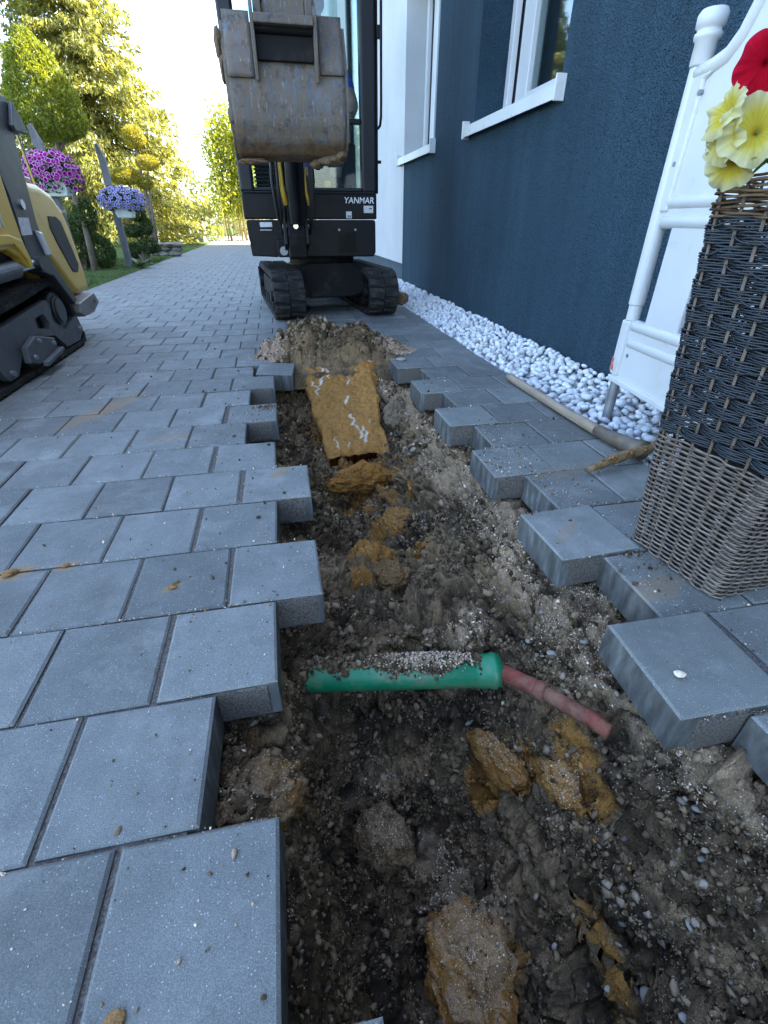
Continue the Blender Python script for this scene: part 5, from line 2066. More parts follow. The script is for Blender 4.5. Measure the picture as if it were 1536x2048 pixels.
# wear plates on the shell and the mounting ears
for (x0, x1, zb) in ((BXC - .232, BXC - .128, 1.10), (BXC + .135, BXC + .232, 1.13)):
    b = MB()
    rows = []
    pl = [p for p in po if p[1] > zb]
    for x in np.linspace(x0, x1, 6):
        rows.append([(x, y - .009, z + (.028 if k == 0 else 0)) for k, (y, z) in enumerate(pl)])
    b.sheet(rows)
    o = b.build('wear_plate', M_BUCK, bucket, smooth=True)
    so = o.modifiers.new('solid', 'SOLIDIFY')
    so.thickness = .008
    so.offset = 0
for x in (BXC - .126, BXC + .112):
    b = MB()
    b.prism([(2.50, 1.30), (2.66, 1.42), (2.70, 1.30), (2.58, 1.20), (2.555, 1.12), (2.535, 1.11), (2.515, 1.20)], x, x + .014, 'x')
    b.build('mounting_ear', M_BUCK, bucket, bevel=.003)
b = MB()
b.cyl((BXC - .112, 2.545, 1.265), (BXC + .112, 2.545, 1.265), .016, n=16)
b.build('mounting_pin', M_BLKM, bucket)
b = MB()
b.box(BXC - .112, BXC + .112, 2.552, 2.575, 1.175, 1.262)
b.build('ear_cross_plate', M_BLKM, bucket, bevel=.003)
b = MB()
b.box(BXC - .112, BXC + .112, 2.498, 2.55, 1.268, 1.296)
b.build('ear_top_plate', M_BUCK, bucket, bevel=.004)
b = MB()
b.prism([(2.895, .893), (2.96, .913), (2.96, .921), (2.895, .915)], BXC - .24, BXC + .24, 'x')
b.build('cutting_edge', M_BUCK, bucket)
M_MUD = basic('caked_mud', (.13, .085, .045), .95, var=.4, vs=40, bump=1.0, bs=110)
for i, (x, y, z, sx_, sy_, sz_) in enumerate(((.30, 2.66, .868, .06, .05, .022), (.235, 2.69, .858, .035, .04, .02), (.34, 2.63, .885, .025, .04, .02), (-.05, 2.68, .862, .07, .05, .014), (-.132, 2.63, 1.235, .016, .05, .045), (-.128, 2.63, 1.16, .012, .045, .05), (-.122, 2.62, 1.0, .010, .05, .04))):
    o = link_mesh('mud_clump', rock_mesh('mud_clump', M_MUD, (sx_, sy_, sz_), 400 + i, .4, 3, .1), bucket)
    o.location = (x, y, z)

# clod stuck on the right track
V, Fc = ICO3
o = link_mesh('soil_clod', rock_mesh('soil_clod', M_CLAY, (.045, .05, .06), 51, .4, 3, .15, np.array([.17, .11, .06])[None] * (1 + .35 * fbm(V, 2, 9, 3))[:, None]))
o.location = (.965, 3.98, .10)
tag(o, 'brown soil clod clinging to the right track of the excavator', 'clod')

# ================================================================== driver
M_BLUE = basic('blue_workwear', (.03, .08, .50), .9, var=.25, vs=14, bump=.4, bs=90)
M_SKIN = basic('skin', (.36, .20, .14), .55, var=.1, vs=12, bump=.1)
M_HAIR = basic('dark_hair', (.02, .014, .010), .8, bump=.6, bs=200)


def skin_body(name, verts, edges, radii, mat, parent, sub=2):
    me = bpy.data.meshes.new(name)
    me.from_pydata(verts, edges, [])
    me.materials.append(mat)
    o = link_mesh(name, me, parent)
    o.modifiers.new('skin', 'SKIN')
    for i, r_ in enumerate(radii):
        me.skin_vertices[0].data[i].radius = (r_, r_) if not isinstance(r_, tuple) else r_
    me.skin_vertices[0].data[0].use_root = True
    s = o.modifiers.new('sub', 'SUBSURF')
    s.levels = sub
    s.render_levels = sub
    o.modifiers['skin'].use_smooth_shade = True
    return o


person = thing('person', (.39, 4.70, 1.06), 'person in blue work clothes seated at the levers inside the excavator cab', 'person')
V_ = [(.44, 4.74, 1.14), (.44, 4.76, 1.32), (.44, 4.75, 1.52), (.44, 4.73, 1.65), (.44, 4.71, 1.73), (.44, 4.69, 1.83), (.44, 4.68, 1.91),
      (.26, 4.74, 1.58), (.20, 4.66, 1.36), (.16, 4.44, 1.27), (.15, 4.37, 1.285),
      (.625, 4.72, 1.60), (.700, 4.56, 1.37), (.645, 4.42, 1.28), (.63, 4.37, 1.285),
      (.34, 4.70, 1.12), (.30, 4.32, 1.14), (.30, 4.26, .92), (.29, 4.18, .87),
      (.53, 4.70, 1.12), (.53, 4.32, 1.14), (.50, 4.24, .92), (.49, 4.16, .87)]
E_ = [(0, 1), (1, 2), (2, 3), (3, 4), (4, 5), (5, 6), (2, 7), (7, 8), (8, 9), (9, 10), (2, 11), (11, 12), (12, 13), (13, 14), (0, 15), (15, 16), (16, 17), (17, 18), (0, 19), (19, 20), (20, 21), (21, 22)]
Rr = [(.15, .12), (.145, .11), (.16, .105), (.06, .06), (.055, .055), (.078, .092), (.065, .075), .055, .042, .034, .03, .055, .042, .034, .03, .085, .062, .05, .045, .085, .062, .05, .045]
body = skin_body('body', V_, E_, Rr, M_SKIN, person)
# clothing a little outside the body
cl_v = V_[:4] + [V_[7], tuple(np.array(V_[7]) * .25 + np.array(V_[8]) * .75), V_[11], tuple(np.array(V_[11]) * .25 + np.array(V_[12]) * .75)]
skin_body('shirt', [cl_v[0], cl_v[1], cl_v[2], (.44, 4.74, 1.625), cl_v[4], cl_v[5], cl_v[6], cl_v[7]], [(0, 1), (1, 2), (2, 3), (2, 4), (4, 5), (2, 6), (6, 7)],
          [(.158, .13), (.155, .12), (.172, .118), (.075, .075), .068, .056, .068, .056], M_BLUE, person)
skin_body('trousers', [V_[0], V_[15], V_[16], V_[17], V_[19], V_[20], V_[21]], [(0, 1), (1, 2), (2, 3), (0, 4), (4, 5), (5, 6)], [(.16, .13), .095, .072, .062, .095, .072, .062], M_BLUE, person)
for x in (.29, .49):
    b = MB()
    b.prism([(4.27, .832), (4.27, .92), (4.20, .92), (4.10, .872), (4.03, .86), (4.03, .832)], x - .045, x + .045, 'x')
    b.build('shoe', M_SEAT, person, bevel=.015)
for x in (.15, .63):     # hands closed on the levers
    for k in range(4):
        b = MB()
        z = 1.302 - k * .017
        b.tube([(x + .026, 4.385, z), (x + .028, 4.362, z), (x + .010, 4.352, z - .002), (x - .014, 4.360, z - .003), (x - .018, 4.378, z - .003)], [.0085, .009, .0085, .008, .006], 8)
        b.build('finger', M_SKIN, body, smooth=True)
    b = MB()
    b.tube([(x + .020, 4.395, 1.29), (x - .002, 4.402, 1.305), (x - .020, 4.392, 1.312)], [.010, .0095, .007], 8)
    b.build('thumb', M_SKIN, body, smooth=True)
hair = rock_mesh('hair', M_HAIR, (.088, .102, .070), 500, .05, 3)
o = link_mesh('hair', hair, body)
o.location = (.44, 4.705, 1.935)
b = MB()
b.prism([(4.60, 1.84), (4.572, 1.815), (4.585, 1.802), (4.61, 1.805)], .428, .452, 'x')
b.build('nose', M_SKIN, body, bevel=.005)
for x in (.41, .47):
    b = MB()
    b.lathe([(.001, -.009), (.008, -.005), (.010, 0), (.008, .005), (.001, .009)], (x, 4.602, 1.85), 10)
    b.build('eye', M_HAIR, body, smooth=True)
b = MB()
b.box(.418, .462, 4.594, 4.604, 1.778, 1.784)
b.build('mouth', M_REDM, body)
for x in (.352, .528):
    b = MB()
    b.lathe([(.004, -.028), (.010, -.015), (.012, .01), (.008, .028)], (x, 4.69, 1.84), 10)
    b.build('ear', M_SKIN, body, smooth=True)

# ================================================================== compact track loader at the left
M_LGREY = basic('loader_grey_plate', (.075, .082, .088), .5, .2, var=.2, vs=8, bump=.15, dirt=.35, dcol=(.13, .115, .095), ds=10)
M_LBLK = basic('loader_black_paint', (.022, .025, .028), .4, var=.2, vs=5, bump=.06, dirt=.15, dcol=(.09, .08, .07))
M_GRILL = basic('grille_mesh', (.02, .021, .023), .7, var=.3, vs=200, bump=.9, bs=350)
loader = thing('track_loader', (-1.6, 2.6, 0), 'yellow compact track loader with dark side plates at the left edge', 'loader')
ID = Matrix.Identity(4)
belt = [(1.75, .012), (3.20, .012), (3.262, .040), (3.215, .167), (3.150, .290), (3.062, .352), (2.976, .370), (2.614, .333), (1.80, .27), (1.66, .20), (1.635, .08), (1.68, .03)]
for (u0, u1) in ((-1.375, -1.178), (-2.06, -1.863)):
    make_track(loader, ID, u0, u1, belt, 52, .014, .022, .1, M_RUBB, .006)
    b = MB()
    outer = [(1.72, .235), (2.352, .249), (2.743, .282), (2.885, .291), (2.901, .266), (2.886, .197), (2.921, .156), (3.008, .128), (3.11, .150), (3.199, .17), (3.228, .079), (3.149, .043), (2.953, .048), (2.849, .126), (2.653, .158), (2.474, .132), (2.359, .050), (2.278, .050), (2.247, .081), (2.20, .159), (2.05, .165), (1.93, .06), (1.80, .06), (1.72, .14)]
    hole = [(2.693, .233), (2.692, .190), (2.813, .164), (2.833, .191), (2.798, .241)]
    key = outer[:3] + [hole[0]] + hole[1:] + [hole[0]] + outer[2:]
    b.prism(key, u1 - .030, u1 + .004, 'x')
    pl = b.build('track_plate', M_LGREY, loader, fix=False)
    b = MB()
    b.box(u0 + .03, u1 - .035, 1.8, 3.0, .09, .23)
    b.build('track_frame', M_LBLK, loader)
    b = MB()
    b.prism([(2.453, .149), (2.569, .178), (2.757, .133), (2.753, .064), (2.516, .060), (2.44, .082)], u1 + .005, u1 + .035, 'x')
    bo = b.build('roller_guard', M_LGREY, loader, bevel=.005)
    b = MB()
    b.prism([(2.535, .045), (2.76, .070), (2.76, .088), (2.535, .064)], u1 + .036, u1 + .062, 'x')
    b.build('guard_lip', M_LGREY, bo, bevel=.003)
    for (y, z) in ((2.49, .10), (2.58, .155), (2.72, .115)):
        b = MB()
        b.cyl((u1 + .034, y, z), (u1 + .046, y, z), .011, n=6)
        b.build('bolt', M_STEEL, bo)
    for (y, z) in ((2.31, .075), (3.19, .10)):
        b = MB()
        b.cyl((u1 + .003, y, z), (u1 + .018, y, z), .014, n=6)
        b.build('bolt', M_STEEL, pl)
    b = MB()
    b.cyl((u1 - .06, 3.01, .222), (u1 - .008, 3.01, .222), .095, n=32)
    b.cyl((u1 - .008, 3.01, .222), (u1 + .004, 3.01, .222), .070, n=32)
    b.cyl((u1 + .004, 3.01, .222), (u1 + .012, 3.01, .222), .058, n=32)
    b.build('drive_sprocket', M_LBLK, loader, bevel=.003)
    for y in (1.86, 2.12, 2.60, 2.92):
        b = MB()
        b.cyl((u0 + .03, y, .085), (u1 - .036, y, .085), .058, n=20)
        b.build('track_roller', M_LBLK, loader)
# chassis between the tracks
b = MB()
b.box(-1.86, -1.38, 1.75, 3.25, .12, .42)
b.build('chassis', M_LBLK, loader, bevel=.01)
# yellow engine hood
hood_poly = [(3.15, .80), (3.256, .812), (3.40, .806), (3.53, .772), (3.625, .70), (3.665, .60), (3.69, .42), (3.70, .245), (3.46, .236), (3.25, .42), (3.10, .55)]
b = MB()
b.prism(hood_poly, -2.0, -1.215, 'x')
hood = b.build('hood', M_YEL, loader, bevel=.045, seg=5)
b = MB()
b.prism([(3.364, .658), (3.48, .655), (3.53, .632), (3.575, .50), (3.605, .40), (3.56, .363), (3.477, .371), (3.375, .53), (3.345, .60)], -1.225, -1.2105, 'x')
b.build('hood_grille', M_GRILL, hood, bevel=.006)
b = MB()
b.prism([(3.13, .812), (3.25, .824), (3.38, .818), (3.37, .830), (3.25, .838), (3.12, .826)], -1.98, -1.24, 'x')
b.build('hood_cap', basic('pale_cap', (.62, .68, .70), .25, bump=.02), hood, bevel=.006)
# upright frame of the lift arm
b = MB()
b.prism([(3.085, 1.125), (3.145, 1.125), (3.20, 1.054), (3.17, .985), (3.105, .978), (3.028, .62), (3.046, .453), (3.235, .246), (3.180, .229), (3.02, .389), (2.806, .442), (2.813, .559), (2.827, .729), (2.80, .90), (2.87, 1.06)], -1.225, -1.150, 'x')
arm = b.build('arm_frame', M_LBLK, loader, bevel=.006)
b = MB()
b.prism([(3.07, 1.01), (3.151, 1.108), (3.205, 1.054), (3.233, .993), (3.098, .991)], -1.149, -1.13, 'x')
b.build('arm_bracket', M_LGREY, arm, bevel=.005)
b = MB()
b.cyl((-1.16, 2.925, .700), (-1.143, 2.925, .700), .021, n=24)
b.build('pivot_pin', M_CHROME, arm)
b = MB()
b.prism([(2.833, .648), (2.945, .648), (2.925, .578), (2.815, .577)], -1.152, -1.1475, 'x')
b.build('data_label', M_STICK, arm)
b = MB()
b.prism([(2.965, .595), (3.015, .585), (3.046, .485), (3.0, .485)], -1.152, -1.135, 'x')
b.build('side_lamp', M_LAMP, arm, bevel=.006)
# yellow arm plate
b = MB()
b.prism([(1.85, .86), (2.70, .86), (2.754, .821), (2.743, .715), (2.739, .561), (2.752, .504), (2.752, .466), (2.714, .446), (2.673, .490), (2.57, .530), (1.85, .53)], -1.170, -1.122, 'x')
yp = b.build('arm_plate', M_YEL, loader, bevel=.008)
lettering('YANMAR', .085, Matrix(((0, 0, 1, -1.1205), (1, 0, 0, 2.265), (0, 1, 0, .615), (0, 0, 0, 1))), M_STICK, yp, .0006, .15, .0015)
b = MB()
b.prism([(1.85, .545), (2.63, .548), (2.70, .48), (2.712, .447), (2.735, .47), (2.71, .56), (2.60, .585), (1.85, .585)], -1.1215, -1.112, 'x')
b.build('arm_rib', M_YEL, yp, bevel=.004)
b = MB()
b.cyl((-1.15, 1.95, .430), (-1.15, 2.62, .452), .036, n=20)
b.build('lift_cylinder', M_LGREY, loader)
b = MB()
b.cyl((-1.15, 2.62, .452), (-1.15, 2.82, .459), .021, n=18)
b.build('cylinder_rod', M_CHROME, loader)
b = MB()
b.cyl((-1.185, 2.84, .458), (-1.115, 2.84, .458), .030, n=20)
b.build('cylinder_eye', M_LBLK, loader)
b = MB()
b.prism([(3.245, .226), (3.53, .251), (3.578, .19), (3.458, .152), (3.276, .149), (3.232, .173)], -2.02, -1.15, 'x')
bm_ = b.build('rear_bumper', basic('bumper_steel', (.22, .20, .18), .45, .6, var=.3, vs=10, dirt=.2), loader, bevel=.004)
b = MB()
b.cyl((-1.152, 3.50, .205), (-1.146, 3.50, .205), .011, n=14)
b.build('bumper_hole', M_LBLK, bm_)
b = MB()
b.tube([(-1.30, 3.20, .80), (-1.30, 3.24, 1.03), (-1.30, 3.27, 1.06), (-1.30, 3.52, 1.055), (-1.30, 3.55, 1.03), (-1.30, 3.57, .78)], .008, 10)
b.build('grab_loop', M_CHROME, loader, smooth=True)
b = MB()
b.box(-1.98, -1.24, 1.9, 3.16, .42, .80)
b.build('engine_housing', M_LBLK, loader, bevel=.02)

# ================================================================== garden
def leaf_quads(name, pos, size, mat, aspect=.45, bias=None, up=.0):
    n = len(pos)
    a = RNG.normal(size=(n, 3))
    if bias is not None:
        a = a + bias
    a /= np.linalg.norm(a, axis=1)[:, None]
    r_ = RNG.normal(size=(n, 3))
    s = np.cross(a, r_)
    s /= np.linalg.norm(s, axis=1)[:, None]
    size = np.broadcast_to(size, (n,))[:, None]
    v = np.stack([pos - a * size * .5, pos + s * size * aspect * .5, pos + a * size * .5, pos - s * size * aspect * .5], 1).reshape(-1, 3)
    f = np.arange(n * 4).reshape(n, 4)
    return np_mesh(name, v, f, mat)


def shell(n, c, r, seed, thick=.35, rough=.18):
    d = RNG.normal(size=(n, 3))
    d /= np.linalg.norm(d, axis=1)[:, None]
    k = 1 + rough * fbm(d + seed * 2.1, 2.2, seed, 3) * 1.6
    rad = (1 - thick * RNG.random(n) ** 1.6) * k
    return np.asarray(c) + d * rad[:, None] * np.asarray(r), d


M_YEW = leaf_mat('clipped_yew', (.02, .045, .010), (.075, .115, .022), .3)
M_GOLD = leaf_mat('golden_shrub', (.18, .17, .012), (.36, .32, .03), .5)
M_THUJA = leaf_mat('thuja', (.09, .13, .012), (.30, .33, .03), .5)
M_SPRUCE = leaf_mat('spruce_needles', (.11, .125, .03), (.38, .38, .09), .55)
M_BAMBOO = leaf_mat('bamboo_leaf', (.16, .20, .012), (.36, .40, .03), .6)
M_HEDGE = leaf_mat('hedge_leaf', (.08, .11, .02), (.20, .23, .05), .4)
M_BARK = basic('grey_bark', (.13, .10, .075), .9, var=.35, vs=20, bump=1.0, bs=40)
M_BLADE = leaf_mat('grass_blade', (.030, .055, .010), (.09, .13, .03), .35)

# grass
n = 16000
gxp = -2.06 - RNG.random(n) ** 1.3 * 1.7
gyp = 5.3 + RNG.random(n) * 5.6
hgt = RNG.uniform(.025, .06, n)
an = RNG.uniform(0, 6.28, n)
lean = RNG.normal(0, .35, (n, 2))
w = .004
p0 = np.stack([gxp, gyp, np.full(n, .0)], 1)
sd = np.stack([np.cos(an) * w, np.sin(an) * w, np.zeros(n)], 1)
tip = p0 + np.stack([lean[:, 0] * hgt, lean[:, 1] * hgt, hgt + .01], 1)
v = np.stack([p0 - sd, p0 + sd, tip], 1).reshape(-1, 3)
o = link_mesh('grass', np_mesh('grass', v, np.arange(n * 3).reshape(n, 3), M_BLADE))
o['kind'] = 'stuff'
o['label'] = 'short green lawn grass beside the drive'


def pads(name, loc, label, cat, pad_list, mat, leaf=.03, dens=1.0, trunk=True, aspect=.4, trunk_r=.03, group=None):
    """cloud-pruned shrub: trunk and limbs to each clipped pad"""
    root = thing(name, loc, label, cat, group)
    if trunk:
        b = MB()
        for (c, r) in pad_list:
            c = Vector(c)
            m = Vector((loc[0] * .6 + c.x * .4, loc[1], loc[2] + (c.z - loc[2]) * .55))
            b.tube([Vector(loc) - Vector((0, 0, .05)), m, c], [trunk_r, trunk_r * .7, trunk_r * .3], 8)
        b.build('trunk', M_BARK, root, smooth=True)
    for i, (c, r) in enumerate(pad_list):
        area = (r[0] * r[1] + r[0] * r[2] + r[1] * r[2]) * 4
        n_ = int(area / (leaf * leaf) * 9 * dens)
        p, d = shell(n_, c, r, i + int(abs(loc[0] * 77)), .4, .14)
        link_mesh('crown', leaf_quads('crown', p, RNG.uniform(.7, 1.4, n_) * leaf, mat, aspect, d * 1.1), root)
    return root


# big clipped tree behind the loader: pear-shaped crown on a bare trunk
root = thing('clipped_tree', (-2.50, 8.0, .02), 'clipped tree with a pear-shaped yellow-green crown above the purple flowers', 'tree')
b = MB()
b.tube([(-2.50, 8.0, -.02), (-2.47, 8.0, .6), (-2.52, 8.0, 1.2), (-2.50, 8.0, 1.75)], [.045, .032, .028, .02], 10)
for k in range(7):
    a = k * .9
    b.tube([(-2.51, 8.0, 1.35 + .04 * k), (-2.51 + .2 * math.cos(a), 8 + .2 * math.sin(a), 1.6 + .04 * k)], [.018, .008], 6)
b.build('trunk', M_BARK, root, smooth=True)
n = 15000
zc = RNG.random(n) ** 1.1
ang = RNG.uniform(0, 6.28, n)
prof_r = np.interp(zc, [0, .06, .22, .5, .8, 1], [.20, .36, .43, .36, .22, .05])
d3 = np.stack([np.cos(ang), np.sin(ang), zc * 2], 1)
rr = prof_r * (1 - .45 * RNG.random(n) ** 2) * (1 + .18 * fbm(d3, 2.5, 4, 3))
p = np.stack([-2.53 + rr * np.cos(ang), 8.0 + rr * np.sin(ang), 1.47 + zc * 1.0 + .03 * fbm(d3, 3, 9, 2)], 1)
link_mesh('crown', leaf_quads('crown', p, RNG.uniform(.035, .07, n), M_THUJA, .3, np.stack([np.cos(ang) * .7, np.sin(ang) * .7, np.full(n, .8)], 1)), root)

pads('box_shrub', (-2.72, 8.25, .0), 'dark clipped shrub of stacked balls left of the grey post', 'shrub', [((-2.80, 8.35, .27), (.24, .22, .26)), ((-2.44, 8.05, .70), (.14, .14, .19)), ((-2.62, 8.2, .56), (.16, .16, .16))], M_YEW)
pads('box_ball', (-2.46, 8.32, .0), 'dark green ball bush at the foot of the grey post', 'shrub', [((-2.46, 8.32, .25), (.19, .19, .23))], M_YEW)
pads('cloud_bonsai', (-2.14, 9.6, .0), 'low cloud-pruned bonsai bush right of the grey post', 'shrub', [((-2.14, 9.6, .72), (.14, .14, .12)), ((-2.26, 9.6, .48), (.17, .15, .10)), ((-2.03, 9.6, .55), (.10, .12, .13)), ((-2.06, 9.55, .27), (.17, .15, .13)), ((-2.34, 9.7, .20), (.13, .13, .12))], M_YEW, trunk_r=.04)
pads('golden_topiary', (-2.95, 14.6, .0), 'golden cloud-pruned tree glowing in the sun behind the violet flowers', 'tree', [((-2.92, 14.6, 2.27), (.23, .23, .22)), ((-2.75, 14.6, 1.78), (.27, .22, .16)), ((-3.33, 14.6, 1.52), (.42, .3, .17)), ((-2.90, 14.6, 1.38), (.20, .2, .13))], M_GOLD, .035, trunk_r=.05)


# hosta
root = thing('hosta', (-2.10, 8.75, .0), 'hosta with big pale-edged leaves at the lawn edge', 'plant')
M_HOSTA = leaf_mat('hosta_leaf', (.06, .11, .06), (.20, .26, .18), .3)
HM = leaf_mesh('leaf', M_HOSTA, 8, .5, .45, .3)
for i in range(22):
    a = i * 2.4
    o = bpy.data.objects.new('leaf', HM)
    COL.objects.link(o)
    attach(o, root)
    sz = random.uniform(.13, .22)
    o.matrix_basis = Matrix.Translation((-2.10 + .04 * math.cos(a), 8.75 + .04 * math.sin(a), .02)) @ Euler((0, -random.uniform(.5, 1.1), a)).to_matrix().to_4x4() @ Matrix.Diagonal((sz, sz, sz, 1))

# posts with flower boxes
M_POST = basic('weathered_post', (.11, .115, .125), .75, var=.25, vs=9, bump=.4, bs=60)
M_FBOX = basic('pale_green_box', (.46, .53, .50), .5, var=.08, bump=.05)
M_PUR = petal_mat('purple_petal', (.05, .0, .05), (.30, .012, .23), (.62, .42, .60), .2, .74)
M_VIO = petal_mat('violet_petal', (.03, .01, .14), (.15, .12, .42), (.55, .55, .72), .25, .55)
M_DKL = leaf_mat('dark_petunia_leaf', (.015, .035, .010), (.05, .085, .025), .25)
for (x, y, lab) in ((-2.185, 8.6, 'tall dark grey garden post carrying the violet flower box'), (-2.42, 7.12, 'dark grey garden post behind the purple flower box')):
    root = thing('garden_post', (x, y, 0), lab, 'post', 'garden posts')
    b = MB()
    b.prism([(x - .04, -.05), (x + .04, -.05), (x + .035, 1.36), (x - .02, 1.52), (x - .05, 1.50)], y - .04, y + .04, 'y')
    b.build('shaft', M_POST, root, bevel=.006)
    b = MB()
    b.bar((x, y - .05, .72), (x + .12, y - .12, .72), .03, .03)
    b.build('bracket', M_POST, root)


def flower_box(bx, by, bz, w, label1, label2, mat, nfl, fs, dome, seed):
    root = thing('flower_box', (bx, by, bz), label1, 'flower box', 'flower boxes on posts')
    b = MB()
    b.prism([(bx - w * .38, bz), (bx + w * .38, bz), (bx + w * .5, bz + .17), (bx - w * .5, bz + .17)], by - .09, by + .09, 'y')
    b.build('trough', M_FBOX, root, bevel=.012)
    b = MB()
    b.box(bx - w * .52, bx + w * .52, by - .105, by + .105, bz + .165, bz + .185)
    b.build('rim', M_FBOX, root, bevel=.006)
    pl = thing('petunias', (bx, by, bz + .18), label2, 'flowers', 'petunias in the flower boxes')
    cz = bz + .20
    me = [petunia_mesh('flower', mat, seed + i, 4, 20, .12, .4) for i in range(3)]
    n_ = 1500
    p, d = shell(n_, (bx, by, cz), (dome[0] * .95, dome[1] * .95, dome[2] * .92), seed, .7, .2)
    p = p[p[:, 2] > cz - dome[2] * .75]
    link_mesh('foliage', leaf_quads('foliage', p, RNG.uniform(.03, .055, len(p)), M_DKL, .5), pl)
    rg = random.Random(seed)
    for i in range(nfl):
        while True:
            d = Vector((rg.gauss(0, 1), rg.gauss(-.25, 1), rg.gauss(.15, 1)))
            d.normalize()
            if d.z > -.55 and d.y < .5:
                break
        p = Vector((bx, by, cz)) + Vector((d.x * dome[0], d.y * dome[1], d.z * dome[2])) * rg.uniform(.92, 1.08)
        put_child('flower', me[i % 3], pl, p, d + Vector((rg.gauss(0, .25), rg.gauss(-.3, .25), rg.gauss(.1, .25))), fs * rg.uniform(.8, 1.15), rg.uniform(0, 6))


flower_box(-2.335, 7.0, .86, .30, 'pale flower box overflowing with purple petunias behind the loader', 'magenta-purple petunias with white edges behind the loader', M_PUR, 210, .027, (.29, .22, .23), 61)
flower_box(-2.02, 8.42, .66, .26, 'pale flower box on the tall post with violet petunias', 'violet-blue petunias on the tall grey post', M_VIO, 240, .023, (.30, .22, .17), 71)

# pale boulder and stone edging
o = link_mesh('pale_boulder', rock_mesh('pale_boulder', basic('white_quartz', (.75, .74, .72), .8, bump=.4, bs=20), (.42, .40, 1.0), 91, .22, 4, .3))
o.location = (-3.75, 17.6, .72)
tag(o, 'tall pointed white boulder in the sun beyond the bonsai', 'boulder')
M_EDGE = basic('edging_stone', (.13, .115, .095), .9, var=.4, vs=8, bump=.8, bs=25)
root = thing('stone_edging', (-2.3, 11.6, 0), 'short dry-stone edging beside the drive beyond the hosta', 'stone wall')
for i in range(12):
    x = -2.62 + (i % 4) * .2 + random.uniform(-.02, .02)
    z = .04 + (i // 4) * .085
    o = link_mesh('stone', rock_mesh('stone', M_EDGE, (.125, .13, .05), 600 + i, .12, 3, .3), root)
    o.location = (x + (i // 4) * .05, 11.6 + random.uniform(-.04, .04), z)


# conifer
def conifer(loc, height, rmax, label, seed, nb=420, per=520, lsz=.13):
    rg = np.random.default_rng(seed)
    root = thing('spruce_tree', loc, label, 'tree', 'spruces')
    b = MB()
    b.tube([(loc[0], loc[1], -.1), (loc[0] + .03, loc[1], height * .5), (loc[0], loc[1], height)], [.16, .10, .02], 10)
    P_, B_ = [], []
    lim = MB()
    for k in range(nb):
        f = (k + rg.random()) / nb
        z = loc[2] + height * (.07 + .92 * f)
        L = rmax * (1 - f) ** .8 * rg.uniform(.7, 1.12) + .12
        a = rg.uniform(0, 6.28)
        dr = np.array([math.cos(a), math.sin(a), 0])
        m = max(20, int(per * (L / rmax) ** 1.1))
        t_ = rg.random(m) ** .75
        droop = -.42 * L * t_ ** 1.6 + .16 * L * t_ ** 4
        ctr = np.array([loc[0], loc[1], z])[None] + dr[None] * (t_ * L)[:, None]
        ctr[:, 2] += droop
        sdv = np.array([-dr[1], dr[0], 0])
        wd = .22 * L * np.sin(np.pi * np.clip(t_, .05, 1)) ** .7
        sp = rg.uniform(-1, 1, m)
        p = ctr + sdv[None] * (sp * wd)[:, None] + np.array([[0, 0, 1.]]) * (-np.abs(sp) * wd * .35 - rg.random(m) * .12 * L)[:, None]
        P_.append(p)
        B_.append(np.tile(dr[None] * .8 + np.array([[0, 0, -.9]]), (m, 1)))
        if k % 2 == 0:
            lim.tube([(loc[0], loc[1], z), tuple(np.array([loc[0], loc[1], z]) + dr * L * .5 + np.array([0, 0, -.42 * L * .33])), tuple(np.array([loc[0], loc[1], z]) + dr * L * .9 + np.array([0, 0, -.30 * L]))], [.03 * (1 - f) + .008, .012, .004], 5)
    b.build('trunk', M_BARK, root, smooth=True)
    lim.build('branches', M_BARK, root)
    p = np.concatenate(P_)
    link_mesh('crown', leaf_quads('crown', p, rg.uniform(.6, 1.4, len(p)) * lsz, M_SPRUCE, .28, np.concatenate(B_) * 1.4), root)


conifer((-4.35, 17.2, 0), 8.2, 2.7, 'large loose spruce in full sun behind the garden', 5)
conifer((-8.0, 17.5, 0), 9.0, 3.2, 'second spruce further left behind the loader', 9, 300, 420)

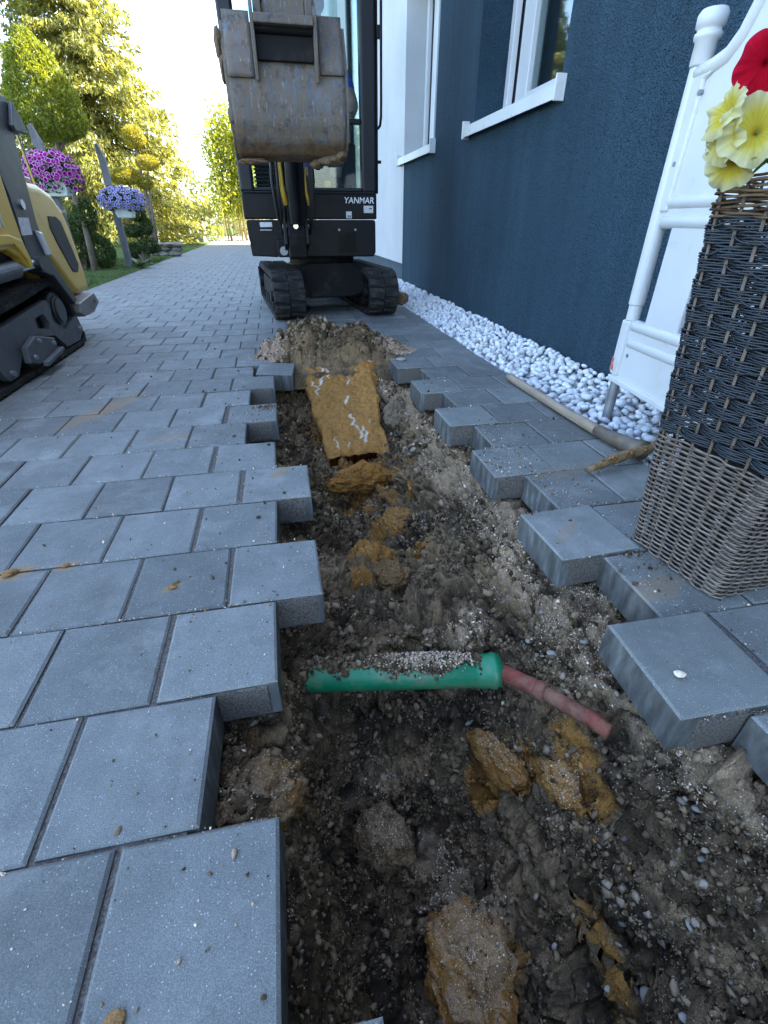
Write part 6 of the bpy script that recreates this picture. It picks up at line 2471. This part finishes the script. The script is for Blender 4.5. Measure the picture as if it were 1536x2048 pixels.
# bamboo clump and sunlit hedge beyond the street
root = thing('bamboo_clump', (-1.2, 20.2, 0), 'bright yellow-green bamboo clump left of the excavator', 'bamboo')
b = MB()
P_ = []
for k in range(46):
    x, y = -1.05 + random.gauss(0, .42), 20.2 + random.gauss(0, .35)
    H_ = random.uniform(2.6, 4.2) * (1 - .12 * abs(x + 1.05))
    lx_, ly_ = random.gauss(0, .14) * H_ / 3, random.gauss(0, .12)
    b.tube([(x, y, -.05), (x + lx_ * .3, y + ly_ * .3, H_ * .5), (x + lx_, y + ly_, H_)], [.018, .014, .004], 6)
    m = 330
    t_ = .22 + .78 * RNG.random(m)
    p = np.stack([x + lx_ * t_ ** 2 + RNG.normal(0, .16, m), y + ly_ * t_ ** 2 + RNG.normal(0, .16, m), H_ * t_ + RNG.normal(0, .08, m)], 1)
    P_.append(p)
b.build('culms', basic('bamboo_culm', (.30, .26, .08), .6), root, smooth=True)
p = np.concatenate(P_)
link_mesh('crown', leaf_quads('crown', p, RNG.uniform(.09, .17, len(p)), M_BAMBOO, .3, np.array([[0, 0, -.8]])), root)
root = thing('hedge', (-6, 27, 0), 'long sunlit hedge far behind the trees', 'hedge')
n = 16000
p = np.stack([RNG.uniform(-26, 14, n), 27 + RNG.normal(0, .5, n), 2.3 * RNG.random(n) ** .8 * 1.0], 1)
p[:, 2] *= 1 + .25 * fbm(p * np.array([[.25, 0, 0]]), 1, 5, 3)
link_mesh('foliage', leaf_quads('foliage', p, RNG.uniform(.12, .26, n), M_HEDGE, .5), root)

# small white cabin at the street
M_CAB = basic('white_boards', (.78, .77, .75), .7, var=.05, bump=.1)
M_BRW = basic('brown_shutter', (.20, .11, .06), .7, var=.2)
M_BLS = basic('blue_grey_crate', (.16, .19, .25), .6)
cab = thing('garden_cabin', (-2.75, 19.3, 0), 'small white garden cabin with a brown window beyond the drive', 'cabin')
b = MB()
b.box(-3.35, -2.25, 19.0, 20.2, -.05, 1.02)
cw = b.build('wall', M_CAB, cab, bevel=.01)
b = MB()
b.prism([(-3.45, 1.02), (-2.15, 1.02), (-2.80, 1.40)], 18.9, 20.3, 'y')
b.build('roof', M_CAB, cab)
for (x0, x1) in ((-3.10, -2.82), (-2.79, -2.50)):
    b = MB()
    b.box(x0, x1, 18.985, 19.0, .48, .82)
    b.build('window_pane', M_BRW, cab)
for i in range(4):
    b = MB()
    b.box(-3.12 + .0, -2.48, 18.98, 18.999, .855 + i * .035, .868 + i * .035)
    b.build('board', M_BRW, cab)
crate = thing('slatted_crate', (-2.55, 18.7, 0), 'low blue-grey slatted crate in front of the white cabin', 'crate')
for i in range(5):
    b = MB()
    b.box(-2.85, -2.25, 18.55, 18.85, .0 + i * .07, .045 + i * .07)
    b.build('slat', M_BLS, crate, bevel=.005)
